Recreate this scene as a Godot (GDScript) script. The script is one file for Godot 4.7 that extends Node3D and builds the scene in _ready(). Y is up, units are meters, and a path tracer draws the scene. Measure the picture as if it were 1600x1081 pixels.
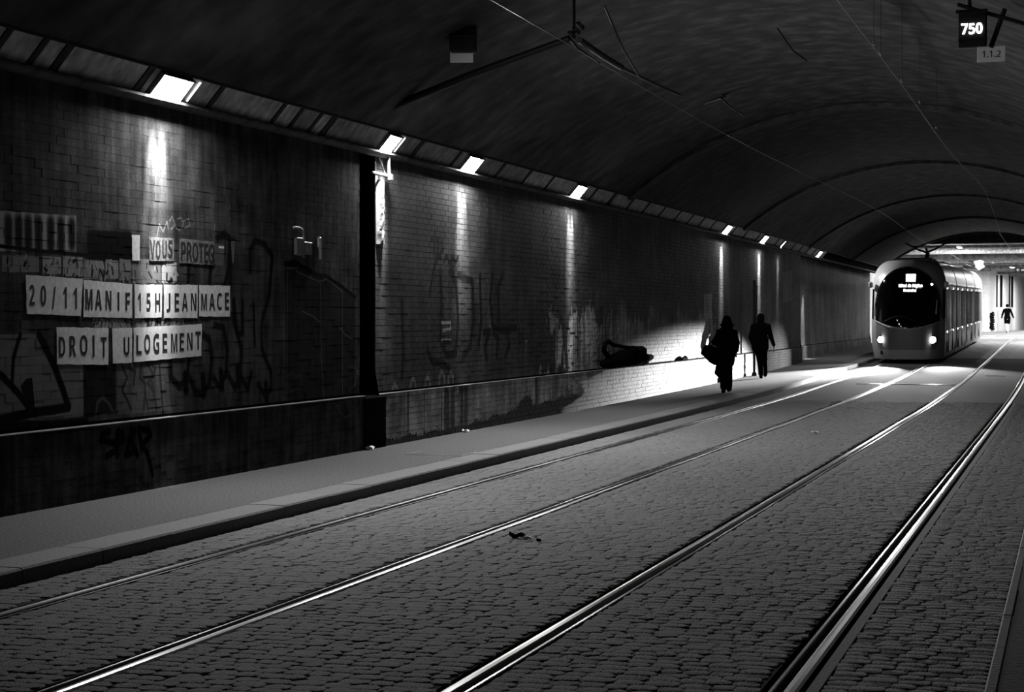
extends Node3D
# A vaulted tram tunnel at night. The photograph is black and white, so every colour here is a grey.
# "lat" is metres to the right of the camera's line along the tunnel, "s" metres along the tunnel, y is up.

const F := 2800.0
const CX := 800.0
const CY := 540.5
const EYE := Vector3(0, 1.70, 0)
const WALL := -8.30          # face of the upper left wall
const DADO := -8.24          # face of the thicker foot of that wall
const LEDGE_Y := 0.755
const BAND_Y := 3.77
const BAND_TOP := Vector2(-8.08, 4.01)
const MID := -3.57           # middle of the tunnel
const CROWN := 5.60
const KERB := -6.43
const KERB_R := -0.37
const KH := 0.10
const R1 := -5.88
const R2 := -4.445
const R3 := -2.70
const R4 := -1.265
const SETT_END := 37.0
const MOUTH := 84.0

var rng := RandomNumberGenerator.new()
var cam_basis: Basis
var path_x := PackedFloat32Array()
var path_z := PackedFloat32Array()
var taken := {}
var M := {}

# ---------------------------------------------------------------- place
func heading(s: float) -> float:          # radians to the left
	if s < 35.0: return 0.0
	if s < 55.0: return 0.009 * (s - 35.0) / 20.0
	if s < 92.0: return 0.009
	if s < 122.0: return 0.009 - 0.085 * (s - 92.0) / 30.0
	return -0.076

func make_path() -> void:
	var x := 0.0
	var z := 0.0
	for k in 440:
		path_x.append(x)
		path_z.append(z)
		var h := heading(k * 0.5 + 0.25)
		x -= sin(h) * 0.5
		z -= cos(h) * 0.5

func ground(s: float) -> float:
	if s < 30.0: return 0.0
	if s < 53.0: return 0.00024 * (s - 30.0) * (s - 30.0)
	if s < 100.0: return 0.127 + 0.01104 * (s - 53.0)
	return 0.646

func P(lat: float, y: float, s: float) -> Vector3:
	if s <= 0.0: return Vector3(lat, y, -s)
	var k := mini(int(s * 2.0), 438)
	var f := s * 2.0 - k
	var h := heading(s)
	return Vector3(lerpf(path_x[k], path_x[k + 1], f) + cos(h) * lat, y, lerpf(path_z[k], path_z[k + 1], f) - sin(h) * lat)

func shift(s: float) -> float:
	return P(0, 0, s).x

func ray(u: float, v: float) -> Vector3:
	return cam_basis * Vector3((u - CX) / F, -(v - CY) / F, -1)

func on_wall(u: float, v: float, lat: float) -> Vector2:     # pixel -> (s, y) on a wall that follows the track
	var d := ray(u, v)
	var y := EYE.y
	var s := 0.0
	for k in 3:
		var lo := 3.0
		var hi := 190.0
		for e in 26:
			s = (lo + hi) / 2.0
			if pixel(P(lat, y, s)).x < u: lo = s
			else: hi = s
		y = EYE.y + d.y * P(lat, 0, s).z / d.z
	return Vector2(s, y)

func on_ground(u: float, v: float, rise: float) -> Vector2:  # pixel -> (lat, s) on the ground
	var d := ray(u, v)
	var t := (rise - EYE.y) / d.y
	for k in 20:
		t = (rise + ground(-d.z * t) - EYE.y) / d.y
	return Vector2(d.x * t - shift(-d.z * t), -d.z * t)

func pixel(p: Vector3) -> Vector2:
	var q := (p - EYE) * cam_basis
	if q.z > -0.1: return Vector2(-9999, -9999)
	return Vector2(CX - q.x / q.z * F, CY + q.y / q.z * F)

func vault_y(lat: float) -> float:
	var half := MID - BAND_TOP.x
	var rise := CROWN - BAND_TOP.y
	var r := (half * half + rise * rise) / (2.0 * rise)
	var d := lat - MID
	return CROWN - r + sqrt(maxf(r * r - d * d, 0.01))

# ---------------------------------------------------------------- meshes
class MB:
	var v := PackedVector3Array()
	var n := PackedVector3Array()
	var uv := PackedVector2Array()
	var c := PackedColorArray()
	var i := PackedInt32Array()
	var col := Color(1, 1, 1)
	func vert(p: Vector3, nn: Vector3, t := Vector2.ZERO) -> int:
		v.append(p); n.append(nn); uv.append(t); c.append(col)
		return v.size() - 1
	func tri(a: int, b: int, d: int) -> void:      # counter-clockwise as seen
		i.append(a); i.append(d); i.append(b)
	func quad(a: Vector3, b: Vector3, cc: Vector3, d: Vector3, ta := Vector2.ZERO, tb := Vector2.ZERO, tc := Vector2.ZERO, td := Vector2.ZERO) -> void:
		var nn := (cc - a).cross(d - b).normalized()
		var k := vert(a, nn, ta); vert(b, nn, tb); vert(cc, nn, tc); vert(d, nn, td)
		tri(k, k + 1, k + 2); tri(k, k + 2, k + 3)
	func box(lo: Vector3, hi: Vector3, bevel := 0.0) -> void:
		xbox(Transform3D(Basis(), (lo + hi) / 2.0), (hi - lo) / 2.0, bevel)
	func xbox(x: Transform3D, h: Vector3, bevel := 0.0) -> void:   # box of half size h; bevelled edges if asked
		var b: float = minf(bevel, minf(h.x, minf(h.y, h.z)) * 0.9)
		var axes := [Vector3(1, 0, 0), Vector3(0, 1, 0), Vector3(0, 0, 1)]
		for a in 3:
			for sg in [-1.0, 1.0]:
				var w: Vector3 = axes[a] * sg
				var p: Vector3 = axes[(a + 1) % 3]
				var q: Vector3 = axes[(a + 2) % 3] * sg
				var f: Vector3 = w * h
				var pp: Vector3 = p * (h - Vector3(b, b, b))
				var qq: Vector3 = q * (h - Vector3(b, b, b))
				quad(x * (f - pp - qq), x * (f + pp - qq), x * (f + pp + qq), x * (f - pp + qq))
		if b <= 0.0: return
		for a in 3:
			for s1 in [-1.0, 1.0]:
				for s2 in [-1.0, 1.0]:
					var w: Vector3 = axes[a] * (h - Vector3(b, b, b))
					var p: Vector3 = axes[(a + 1) % 3] * s1
					var q: Vector3 = axes[(a + 2) % 3] * s2
					var p1: Vector3 = p * h + q * (h - Vector3(b, b, b))
					var p2: Vector3 = p * (h - Vector3(b, b, b)) + q * h
					if s1 * s2 > 0: quad(x * (p1 - w), x * (p2 - w), x * (p2 + w), x * (p1 + w))
					else: quad(x * (p2 - w), x * (p1 - w), x * (p1 + w), x * (p2 + w))
		for s1 in [-1.0, 1.0]:
			for s2 in [-1.0, 1.0]:
				for s3 in [-1.0, 1.0]:
					var sg := Vector3(s1, s2, s3)
					var inn := h - Vector3(b, b, b)
					var t := [x * (sg * Vector3(h.x, inn.y, inn.z)), x * (sg * Vector3(inn.x, h.y, inn.z)), x * (sg * Vector3(inn.x, inn.y, h.z))]
					var nn := (x.basis * sg).normalized()
					var k := vert(t[0], nn); vert(t[1], nn); vert(t[2], nn)
					if s1 * s2 * s3 > 0: tri(k, k + 1, k + 2)
					else: tri(k, k + 2, k + 1)
	func tube(pts: Array, r0: float, r1 := -1.0, sides := 8, caps := true) -> void:
		if r1 < 0.0: r1 = r0
		var rows := []
		var side := Vector3.ZERO
		for k in pts.size():
			var d: Vector3 = (pts[mini(k + 1, pts.size() - 1)] - pts[maxi(k - 1, 0)]).normalized()
			if side == Vector3.ZERO:
				side = d.cross(Vector3.UP if absf(d.y) < 0.9 else Vector3.RIGHT).normalized()
			side = (side - d * side.dot(d)).normalized()
			var up := side.cross(d)
			var r := lerpf(r0, r1, float(k) / maxf(1.0, pts.size() - 1.0))
			var row := []
			for a in sides:
				var an := TAU * a / sides
				var nn := side * cos(an) + up * sin(an)
				row.append(vert(pts[k] + nn * r, nn))
			rows.append(row)
		for k in rows.size() - 1:
			for a in sides:
				var b := (a + 1) % sides
				tri(rows[k][a], rows[k + 1][a], rows[k + 1][b]); tri(rows[k][a], rows[k + 1][b], rows[k][b])
		if caps:
			for e in 2:
				var row: Array = rows[0] if e == 0 else rows[-1]
				var p: Vector3 = pts[0] if e == 0 else pts[-1]
				var d: Vector3 = (pts[0] - pts[1]).normalized() if e == 0 else (pts[-1] - pts[-2]).normalized()
				var m := vert(p, d)
				for a in sides:
					var b := (a + 1) % sides
					var k1 := vert(v[row[a]], d)
					var k2 := vert(v[row[b]], d)
					if e == 0: tri(m, k1, k2)
					else: tri(m, k2, k1)
	func grid(pts: Array, flip := false) -> void:           # rows of points, smooth normals
		var rows: int = pts.size()
		var cols: int = pts[0].size()
		var first := v.size()
		for r in rows:
			for k in cols:
				var dx: Vector3 = pts[r][mini(k + 1, cols - 1)] - pts[r][maxi(k - 1, 0)]
				var dy: Vector3 = pts[mini(r + 1, rows - 1)][k] - pts[maxi(r - 1, 0)][k]
				var nn := dx.cross(dy).normalized()
				vert(pts[r][k], -nn if flip else nn, Vector2(float(k) / (cols - 1), float(r) / (rows - 1)))
		for r in rows - 1:
			for k in cols - 1:
				var a := first + r * cols + k
				if flip:
					tri(a, a + cols + 1, a + 1); tri(a, a + cols, a + cols + 1)
				else:
					tri(a, a + 1, a + cols + 1); tri(a, a + cols + 1, a + cols)
	func poly(pts: Array, thick: Vector3, bevel := 0.0) -> void:   # a flat outline given body along "thick"
		var flat := PackedVector2Array()
		var o: Vector3 = pts[0]
		var nn := thick.normalized()
		var ax: Vector3 = (pts[1] - pts[0]).normalized()
		var ay := nn.cross(ax)
		var mid := Vector3.ZERO
		for p in pts:
			flat.append(Vector2((p - o).dot(ax), (p - o).dot(ay)))
			mid += p / pts.size()
		var ccw := not Geometry2D.is_polygon_clockwise(flat)
		var ids := Geometry2D.triangulate_polygon(flat)
		for e in 2:
			var k := v.size()
			var off := thick if e == 1 else Vector3.ZERO
			for p in pts: vert(p + off + (mid - p).normalized() * bevel, nn if e == 1 else -nn)
			for t in ids.size() / 3:
				var a := Vector2(flat[ids[t * 3 + 1]] - flat[ids[t * 3]]).cross(flat[ids[t * 3 + 2]] - flat[ids[t * 3]]) > 0
				if a == (e == 1): tri(k + ids[t * 3], k + ids[t * 3 + 1], k + ids[t * 3 + 2])
				else: tri(k + ids[t * 3], k + ids[t * 3 + 2], k + ids[t * 3 + 1])
		for k in pts.size():
			var a: Vector3 = pts[k]
			var b: Vector3 = pts[(k + 1) % pts.size()]
			var ia := a + (mid - a).normalized() * bevel
			var ib := b + (mid - b).normalized() * bevel
			var lo := thick * minf(0.3, bevel / thick.length())
			var ring := [[ia, ib], [a + lo, b + lo], [a + thick - lo, b + thick - lo], [ia + thick, ib + thick]]
			for e in (range(3) if bevel > 0.0 else [1]):
				if ccw: quad(ring[e][0], ring[e][1], ring[e + 1][1], ring[e + 1][0])
				else: quad(ring[e][1], ring[e][0], ring[e + 1][0], ring[e + 1][1])
	func mesh() -> ArrayMesh:
		var a := []
		a.resize(Mesh.ARRAY_MAX)
		a[Mesh.ARRAY_VERTEX] = v; a[Mesh.ARRAY_NORMAL] = n; a[Mesh.ARRAY_TEX_UV] = uv; a[Mesh.ARRAY_COLOR] = c; a[Mesh.ARRAY_INDEX] = i
		var m := ArrayMesh.new()
		m.add_surface_from_arrays(Mesh.PRIMITIVE_TRIANGLES, a)
		return m

# a smooth body round bones [a, b, radius at a, radius at b (, flatness in z)], as surface nets
func nets(mb: MB, bones: Array, cell: float, k: float) -> void:
	var lo := Vector3(1e9, 1e9, 1e9)
	var hi := -lo
	for b in bones:
		var r: float = maxf(b[2], b[3]) + cell * 3.0
		for e in 2:
			lo = lo.min(b[e] - Vector3(r, r, r))
			hi = hi.max(b[e] + Vector3(r, r, r))
	var dim := Vector3i(((hi - lo) / cell).ceil()) + Vector3i.ONE
	var sx := dim.x
	var sxy := dim.x * dim.y
	var f := PackedFloat32Array()
	f.resize(sxy * dim.z)
	f.fill(1.0)
	for b in bones:
		var a: Vector3 = b[0]
		var ba: Vector3 = b[1] - a
		var len2 := maxf(ba.length_squared(), 1e-9)
		var ra: float = b[2]
		var rb: float = b[3]
		var fl: float = b[4] if b.size() > 4 else 1.0
		var reach := maxf(ra, rb) + k + cell * 2.0
		var p0 := Vector3i(((a.min(b[1]) - Vector3(reach, reach, reach) - lo) / cell).floor()).clamp(Vector3i.ZERO, dim - Vector3i.ONE)
		var p1 := Vector3i(((a.max(b[1]) + Vector3(reach, reach, reach) - lo) / cell).ceil()).clamp(Vector3i.ZERO, dim - Vector3i.ONE)
		for z in range(p0.z, p1.z + 1):
			for y in range(p0.y, p1.y + 1):
				var at := z * sxy + y * sx + p0.x
				for x in range(p0.x, p1.x + 1):
					var p := lo + Vector3(x, y, z) * cell - a
					var h := clampf(p.dot(ba) / len2, 0.0, 1.0)
					var q := p - ba * h
					q.z *= fl
					var d := q.length() - lerpf(ra, rb, h)
					var o := f[at]
					var w := maxf(k - absf(o - d), 0.0) / k
					f[at] = minf(o, d) - w * w * k * 0.25
					at += 1
	var ids := PackedInt32Array()
	ids.resize(f.size())
	ids.fill(-1)
	var corner := [0, 1, sx, sx + 1, sxy, sxy + 1, sxy + sx, sxy + sx + 1]
	var cpos := [Vector3(0, 0, 0), Vector3(1, 0, 0), Vector3(0, 1, 0), Vector3(1, 1, 0), Vector3(0, 0, 1), Vector3(1, 0, 1), Vector3(0, 1, 1), Vector3(1, 1, 1)]
	var edges := [[0, 1], [2, 3], [4, 5], [6, 7], [0, 2], [1, 3], [4, 6], [5, 7], [0, 4], [1, 5], [2, 6], [3, 7]]
	for z in dim.z - 1:
		for y in dim.y - 1:
			for x in dim.x - 1:
				var at := z * sxy + y * sx + x
				if absf(f[at]) > cell * 3.0: continue
				var mask := 0
				for e in 8:
					if f[at + corner[e]] < 0.0: mask |= 1 << e
				if mask == 0 or mask == 255: continue
				var sum := Vector3.ZERO
				var cnt := 0
				for e in edges:
					var d0 := f[at + corner[e[0]]]
					var d1 := f[at + corner[e[1]]]
					if (d0 < 0.0) != (d1 < 0.0):
						sum += cpos[e[0]].lerp(cpos[e[1]], d0 / (d0 - d1))
						cnt += 1
				var g := Vector3(f[at + 1] - f[at], f[at + sx] - f[at], f[at + sxy] - f[at])
				g += Vector3(f[at + sxy + sx + 1] - f[at + sxy + sx], f[at + sxy + sx + 1] - f[at + sxy + 1], f[at + sxy + sx + 1] - f[at + sx + 1])
				ids[at] = mb.vert(lo + (Vector3(x, y, z) + sum / cnt) * cell, g.normalized())
	for z in range(1, dim.z - 1):
		for y in range(1, dim.y - 1):
			for x in range(1, dim.x - 1):
				var at := z * sxy + y * sx + x
				if ids[at] < 0 and absf(f[at]) > cell * 2.0: continue
				var ins := f[at] < 0.0
				for ax in 3:
					var st: int = [1, sx, sxy][ax]
					if ins == (f[at + st] < 0.0): continue
					var s1: int = [sx, sxy, 1][ax]
					var s2: int = [sxy, 1, sx][ax]
					var q := [ids[at - s1 - s2], ids[at - s2], ids[at], ids[at - s1]]
					if q[0] < 0 or q[1] < 0 or q[2] < 0 or q[3] < 0: continue
					if ins:
						mb.tri(q[0], q[1], q[2]); mb.tri(q[0], q[2], q[3])
					else:
						mb.tri(q[0], q[2], q[1]); mb.tri(q[0], q[3], q[2])

# a profile of (lat, y) points drawn along the tunnel; open or closed
func strip(mb: MB, prof: Array, ss: Array, grounded := true, closed := false, ends := false) -> void:
	var m: int = prof.size() - (0 if closed else 1)
	for k in ss.size() - 1:
		var g0 := ground(ss[k]) if grounded else 0.0
		var g1 := ground(ss[k + 1]) if grounded else 0.0
		for e in m:
			var a: Vector2 = prof[e]
			var b: Vector2 = prof[(e + 1) % prof.size()]
			mb.quad(P(a.x, a.y + g0, ss[k]), P(b.x, b.y + g0, ss[k]), P(b.x, b.y + g1, ss[k + 1]), P(a.x, a.y + g1, ss[k + 1]))
	if ends:
		for e in 2:
			var s: float = ss[0] if e == 0 else ss[-1]
			var g := ground(s) if grounded else 0.0
			for k in range(1, prof.size() - 1):
				var tri := [prof[0], prof[k], prof[k + 1]]
				var w := []
				for q in tri: w.append(P(q.x, q.y + g, s))
				var nn: Vector3 = (w[1] - w[0]).cross(w[2] - w[0]).normalized()
				var i0 := mb.vert(w[0], nn); mb.vert(w[1], nn); mb.vert(w[2], nn)
				mb.tri(i0, i0 + 1, i0 + 2)

func steps(a: float, b: float, d: float) -> Array:
	var n := maxi(1, int(ceil((b - a) / d)))
	var out := []
	for k in n + 1: out.append(lerpf(a, b, float(k) / n))
	return out

# ---------------------------------------------------------------- naming
func numbered(called: String) -> String:
	if not taken.has(called):
		taken[called] = 0
		return called
	taken[called] += 1
	return "%s_%03d" % [called, taken[called]]

func obj(called: String, mb, mat: Material, parent: Node = self) -> MeshInstance3D:
	var o := MeshInstance3D.new()
	o.mesh = mb.mesh() if mb is MB else mb
	o.material_override = mat
	o.name = numbered(called) if parent == self else called
	parent.add_child(o, true)
	return o

func tag(o: Node, label: String, category: String, group := "") -> void:
	o.set_meta("label", label)
	o.set_meta("category", category)
	if group: o.set_meta("group", group)

func thing(called: String, label: String, category: String, at := Vector3.ZERO, group := "") -> Node3D:
	var o := Node3D.new()
	o.name = numbered(called)
	add_child(o)
	o.position = at
	tag(o, label, category, group)
	return o

func structure(called: String, label: String, category: String) -> Node3D:
	var o := thing(called, label, category)
	o.set_meta("kind", "structure")
	return o

# ---------------------------------------------------------------- materials
func grey(x: float) -> Color: return Color(x, x, x)

func mat(tone: float, rough := 0.8, metal := 0.0) -> StandardMaterial3D:
	var m := StandardMaterial3D.new()
	m.albedo_color = grey(tone)
	m.roughness = rough
	m.metallic = metal
	return m

func noise_tex(freq: float, lo: float, hi: float, sd: int, octaves := 4, size := 512) -> NoiseTexture2D:
	var n := FastNoiseLite.new()
	n.seed = sd
	n.frequency = freq
	n.fractal_octaves = octaves
	var t := NoiseTexture2D.new()
	t.width = size
	t.height = size
	t.seamless = true
	t.noise = n
	var g := Gradient.new()
	g.set_color(0, grey(lo))
	g.set_color(1, grey(hi))
	t.color_ramp = g
	return t

func grained(tone: float, rough: float, tex: Texture2D, scale: float, height: Texture2D = null, hs := 0.0, vc := false) -> StandardMaterial3D:
	var m := mat(tone, rough)
	m.albedo_texture = tex
	m.uv1_triplanar = true
	m.uv1_world_triplanar = true
	m.uv1_scale = Vector3(scale, scale, scale)
	if height:
		m.heightmap_enabled = true
		m.heightmap_texture = height
		m.heightmap_scale = hs
	m.vertex_color_use_as_albedo = vc
	return m

func glow(strength: float, tone := 1.0) -> StandardMaterial3D:
	var m := mat(0.9, 0.5)
	m.emission_enabled = true
	m.emission = grey(tone)
	m.emission_energy_multiplier = strength
	return m

func make_materials() -> void:
	var fine := noise_tex(0.09, 0.55, 1.0, 3, 5)
	var blot := noise_tex(0.02, 0.45, 1.0, 7, 6)
	var rough := noise_tex(0.025, 0.1, 1.0, 13, 7)
	var bump := noise_tex(0.06, 0.0, 1.0, 11, 5)
	M.sett = grained(0.54, 0.8, fine, 1.7, bump, 0.6, true)
	M.mortar = grained(0.38, 0.9, fine, 1.3)
	M.asphalt = grained(0.30, 0.9, fine, 1.1, bump, 0.15)
	M.asphalt.metallic_specular = 0.25
	M.sett.metallic_specular = 0.3
	M.mortar.metallic_specular = 0.1
	M.walk = grained(0.40, 0.85, fine, 0.6, bump, 0.08)
	M.walk.metallic_specular = 0.3
	M.kerbstone = grained(0.47, 0.8, fine, 0.9, bump, 0.1, true)
	M.vault = grained(0.41, 0.9, rough, 0.16, bump, 0.5)
	M.rib = grained(0.36, 0.85, blot, 0.3, bump, 0.3)
	M.right = grained(0.40, 0.8, blot, 0.2)
	M.rail = mat(0.38, 0.30, 1.0)
	M.groove = mat(0.10, 0.8)
	M.wire = mat(0.38, 0.35, 1.0)
	M.steel = mat(0.35, 0.45, 0.8)
	M.black_steel = mat(0.10, 0.6, 0.3)
	M.galv = mat(0.62, 0.5, 0.5)
	M.cornice = grained(0.40, 0.8, blot, 0.5)
	M.divider = mat(0.12, 0.8)
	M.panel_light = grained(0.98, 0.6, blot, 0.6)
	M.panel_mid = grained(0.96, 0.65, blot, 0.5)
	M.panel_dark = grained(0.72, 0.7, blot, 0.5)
	M.lamp_glow = glow(30.0)
	M.soot_shade = mat(0.03, 0.95)
	M.soot_shade.metallic_specular = 0.1
	M.paper = grained(0.98, 0.8, noise_tex(0.02, 0.86, 1.0, 21, 4), 1.2)
	M.paper_old = grained(0.60, 0.8, blot, 2.0)
	M.ink = mat(0.05, 0.8)
	M.cloth = mat(0.02, 1.0)
	M.cloth.metallic_specular = 0.1
	M.cloth2 = mat(0.025, 1.0)
	M.cloth2.metallic_specular = 0.1
	M.skin = mat(0.42, 0.7)
	M.skin_pale = mat(0.78, 0.7)
	M.hair = mat(0.03, 0.9)
	M.hair.metallic_specular = 0.1
	M.leather = mat(0.02, 0.9)
	M.leather.metallic_specular = 0.1
	M.shell = mat(0.72, 0.35)
	M.front_low = mat(0.52, 0.3)
	M.glass = mat(0.03, 0.05)
	M.pane = mat(0.03, 0.03)
	M.pane.transparency = BaseMaterial3D.TRANSPARENCY_ALPHA
	M.pane.albedo_color.a = 0.15
	M.rubber = mat(0.05, 0.7)
	M.white_paint = grained(0.92, 0.6, noise_tex(0.02, 0.85, 1.0, 31, 4), 0.3)
	M.concrete = grained(0.74, 0.8, blot, 0.2)
	M.hall_floor = grained(0.60, 0.8, blot, 0.2)
	M.concrete_dark = grained(0.55, 0.8, blot, 0.3)
	M.sign_plate = mat(0.9, 0.6)

# ---------------------------------------------------------------- ground
const ROAD := [[KERB + 0.01, R1 - 0.098], [R1 + 0.085, R2 - 0.105], [R2 + 0.075, R3 - 0.098], [R3 + 0.085, R4 - 0.105], [R4 + 0.16, KERB_R - 0.01]]

func sett_mesh(mb: MB, x0: float, x1: float, s0: float, s1: float, top: float, r: RandomNumberGenerator) -> void:
	# a worn sett: eight-sided top with knocked-off corners, a rounded shoulder and sides that go down into the joint
	var cut := []
	for k in 4: cut.append(r.randf_range(0.006, 0.018) + (r.randf_range(0.01, 0.03) if r.randf() < 0.45 else 0.0))
	var tilt := r.randf_range(-0.012, 0.012)
	var tilt2 := r.randf_range(-0.02, 0.02)
	var cx := (x0 + x1) / 2.0
	var cs := (s0 + s1) / 2.0
	var ring := [[x0 + cut[0], s0], [x1 - cut[1], s0], [x1, s0 + cut[1]], [x1, s1 - cut[2]], [x1 - cut[2], s1], [x0 + cut[3], s1], [x0, s1 - cut[3]], [x0, s0 + cut[0]]]
	var g := ground(cs) + top
	var up := Vector3.UP
	var c0 := mb.v.size()
	mb.vert(P(cx, g + 0.002, cs), up)
	for e in 3:
		var f: float = [0.88, 0.98, 1.0][e]
		var dy: float = [0.0, -0.002, -0.014][e]
		for q in ring:
			var px: float = cx + (q[0] - cx) * f
			var ps: float = cs + (q[1] - cs) * f
			var out := Vector3(q[0] - cx, 0, -(q[1] - cs)).normalized()
			mb.vert(P(px, g + dy + (px - cx) * tilt + (ps - cs) * tilt2, ps), (up + out * [0.05, 0.35, 2.5][e]).normalized())
	for k in 8:
		var b := (k + 1) % 8
		mb.tri(c0, c0 + 1 + k, c0 + 1 + b)
		for e in 2:
			var q := c0 + 1 + e * 8
			mb.tri(q + k, q + 8 + k, q + 8 + b); mb.tri(q + k, q + 8 + b, q + b)

func build_ground() -> void:
	var floor_ := structure("floor", "worn stone sett paving of the tram road between the kerbs", "road")
	# bed under the setts, and smooth asphalt where the setts stop
	var bed := MB.new()
	var edges := [KERB - 0.2, R1 - 0.062, R1 - 0.062, R1 + 0.067, R2 - 0.067, R2 + 0.062, R3 - 0.062, R3 + 0.067, R4 - 0.067, R4 + 0.062, KERB_R + 0.2]
	for lane in ROAD:
		strip(bed, [Vector2(lane[0], -0.010), Vector2(lane[1], -0.010)], steps(-8.0, SETT_END, 3.0))
	obj("mortar_bed", bed, M.mortar, floor_)
	var tar := MB.new()
	for lane in [[KERB - 0.2, R1 - 0.075], [R1 + 0.075, R2 - 0.075], [R2 + 0.075, R3 - 0.075], [R3 + 0.075, R4 - 0.075], [R4 + 0.075, KERB_R + 0.2]]:
		strip(tar, [Vector2(lane[0], -0.008), Vector2(lane[1], -0.008)], steps(SETT_END, 66.0, 2.0))
		strip(tar, [Vector2(lane[0], -0.06), Vector2(lane[1], -0.06)], [SETT_END - 0.001, SETT_END])
	var asp := obj("asphalt_slab", tar, M.asphalt, floor_)
	asp.set_meta("label", "smooth dark asphalt in front of the tram")
	var under := MB.new()
	strip(under, [Vector2(KERB - 2.6, -0.07), Vector2(KERB_R + 2.0, -0.07)], steps(-12.0, 200.0, 4.0))
	obj("sub_base", under, M.groove, floor_)
	var pale := MB.new()
	for lane in [[KERB - 3.5, R1 - 0.075], [R1 + 0.075, R2 - 0.075], [R2 + 0.075, R3 - 0.075], [R3 + 0.075, R4 - 0.075], [R4 + 0.075, 6.0]]:
		strip(pale, [Vector2(lane[0], -0.006), Vector2(lane[1], -0.006)], steps(66.0, 200.0, 3.0))
	var st := obj("concrete_slab", pale, M.hall_floor, floor_)
	st.set_meta("label", "pale concrete floor behind the tram")
	# light mortar filling beside the last rail
	var fill := MB.new()
	strip(fill, [Vector2(R4 + 0.09, -0.02), Vector2(R4 + 0.10, -0.003), Vector2(R4 + 0.155, -0.003), Vector2(R4 + 0.165, -0.02)], steps(3.0, SETT_END, 1.5))
	var fo := obj("mortar_filling", fill, M.kerbstone, floor_)
	fo.set_meta("label", "pale mortar strip along the rail")
	# the setts, in rows across the road
	var list := []
	rng.seed = 5
	for li in ROAD.size():
		var lane: Array = ROAD[li]
		var s := 4.2
		while s < SETT_END - 0.05:
			var pitch := rng.randf_range(0.09, 0.115)
			var x: float = lane[0] + rng.randf_range(-0.01, 0.012)
			var stop: float = lane[1] + (rng.randf_range(-0.03, 0.012) if li < 4 else 0.0)
			while x < stop - 0.03:
				var w := rng.randf_range(0.10, 0.17)
				if stop - (x + w) < 0.07: w = stop - x
				var gap := 0.0012 + (rng.randf_range(0.004, 0.009) if rng.randf() < 0.35 else 0.0)
				list.append([x + gap / 2, x + w - gap / 2, s + rng.randf_range(0.0, 0.003), s + pitch - gap * 0.8 + rng.randf_range(-0.003, 0.0), rng.randf_range(-0.0035, 0.0015), 0.0, rng.randf_range(0.86, 1.06)])
				x += w
			s += pitch
	for q in list:
		var p := pixel(P((q[0] + q[1]) / 2, 0, (q[2] + q[3]) / 2))
		if p.x > 5 and p.x < 1595 and p.y > 5 and p.y < 1076:
			q[5] = absf(pixel(P(q[1], 0, q[2])).x - pixel(P(q[0], 0, q[2])).x) * absf(pixel(P(q[0], 0, q[3])).y - pixel(P(q[0], 0, q[2])).y)
	list.sort_custom(func(a, b): return a[5] > b[5])
	var rest := MB.new()
	for k in list.size():
		var q: Array = list[k]
		var mb: MB = MB.new() if k < 300 else rest
		mb.col = grey(q[6])
		sett_mesh(mb, q[0], q[1], q[2], q[3], q[4], rng)
		if k < 300: obj("sett", mb, M.sett, floor_)
	var ro := obj("setts", rest, M.sett, floor_)
	ro.set_meta("kind", "stuff")
	# slotted drains across the tracks
	for d in [[[1338, 599.2], [1492, 601.2], ["slotted drain between the two rails of the tram's track", "slotted drain between the tram's track and the empty track"]], [[1541, 586.5], [1571, 587.2], ["short slotted drain between the rails of the empty track"]]]:
		var a := on_ground(d[0][0], d[0][1], 0.0)
		var b := on_ground(d[1][0], d[1][1], 0.0)
		var sm := (a.y + b.y) / 2.0
		var cuts := [[a.x, minf(b.x, R2 - 0.09)], [maxf(a.x, R2 + 0.09), b.x]] if a.x < R2 else [[a.x, b.x]]
		for c in cuts.size():
			var le: float = cuts[c][1] - cuts[c][0]
			var dr := thing("slotted_drain", d[2][c], "drain", P(cuts[c][0], ground(sm), sm), "slotted drains")
			var fr := MB.new()
			fr.box(Vector3(0, -0.04, -0.05), Vector3(le, 0.002, -0.035))
			fr.box(Vector3(0, -0.04, 0.035), Vector3(le, 0.002, 0.05))
			obj("frame", fr, M.rail, dr)
			var x := 0.02
			while x < le - 0.06:
				var bar := MB.new()
				bar.box(Vector3(x, -0.03, -0.035), Vector3(x + 0.07, 0.001, 0.035))
				obj("grate_bar", bar, M.rail, dr)
				x += 0.115

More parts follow.
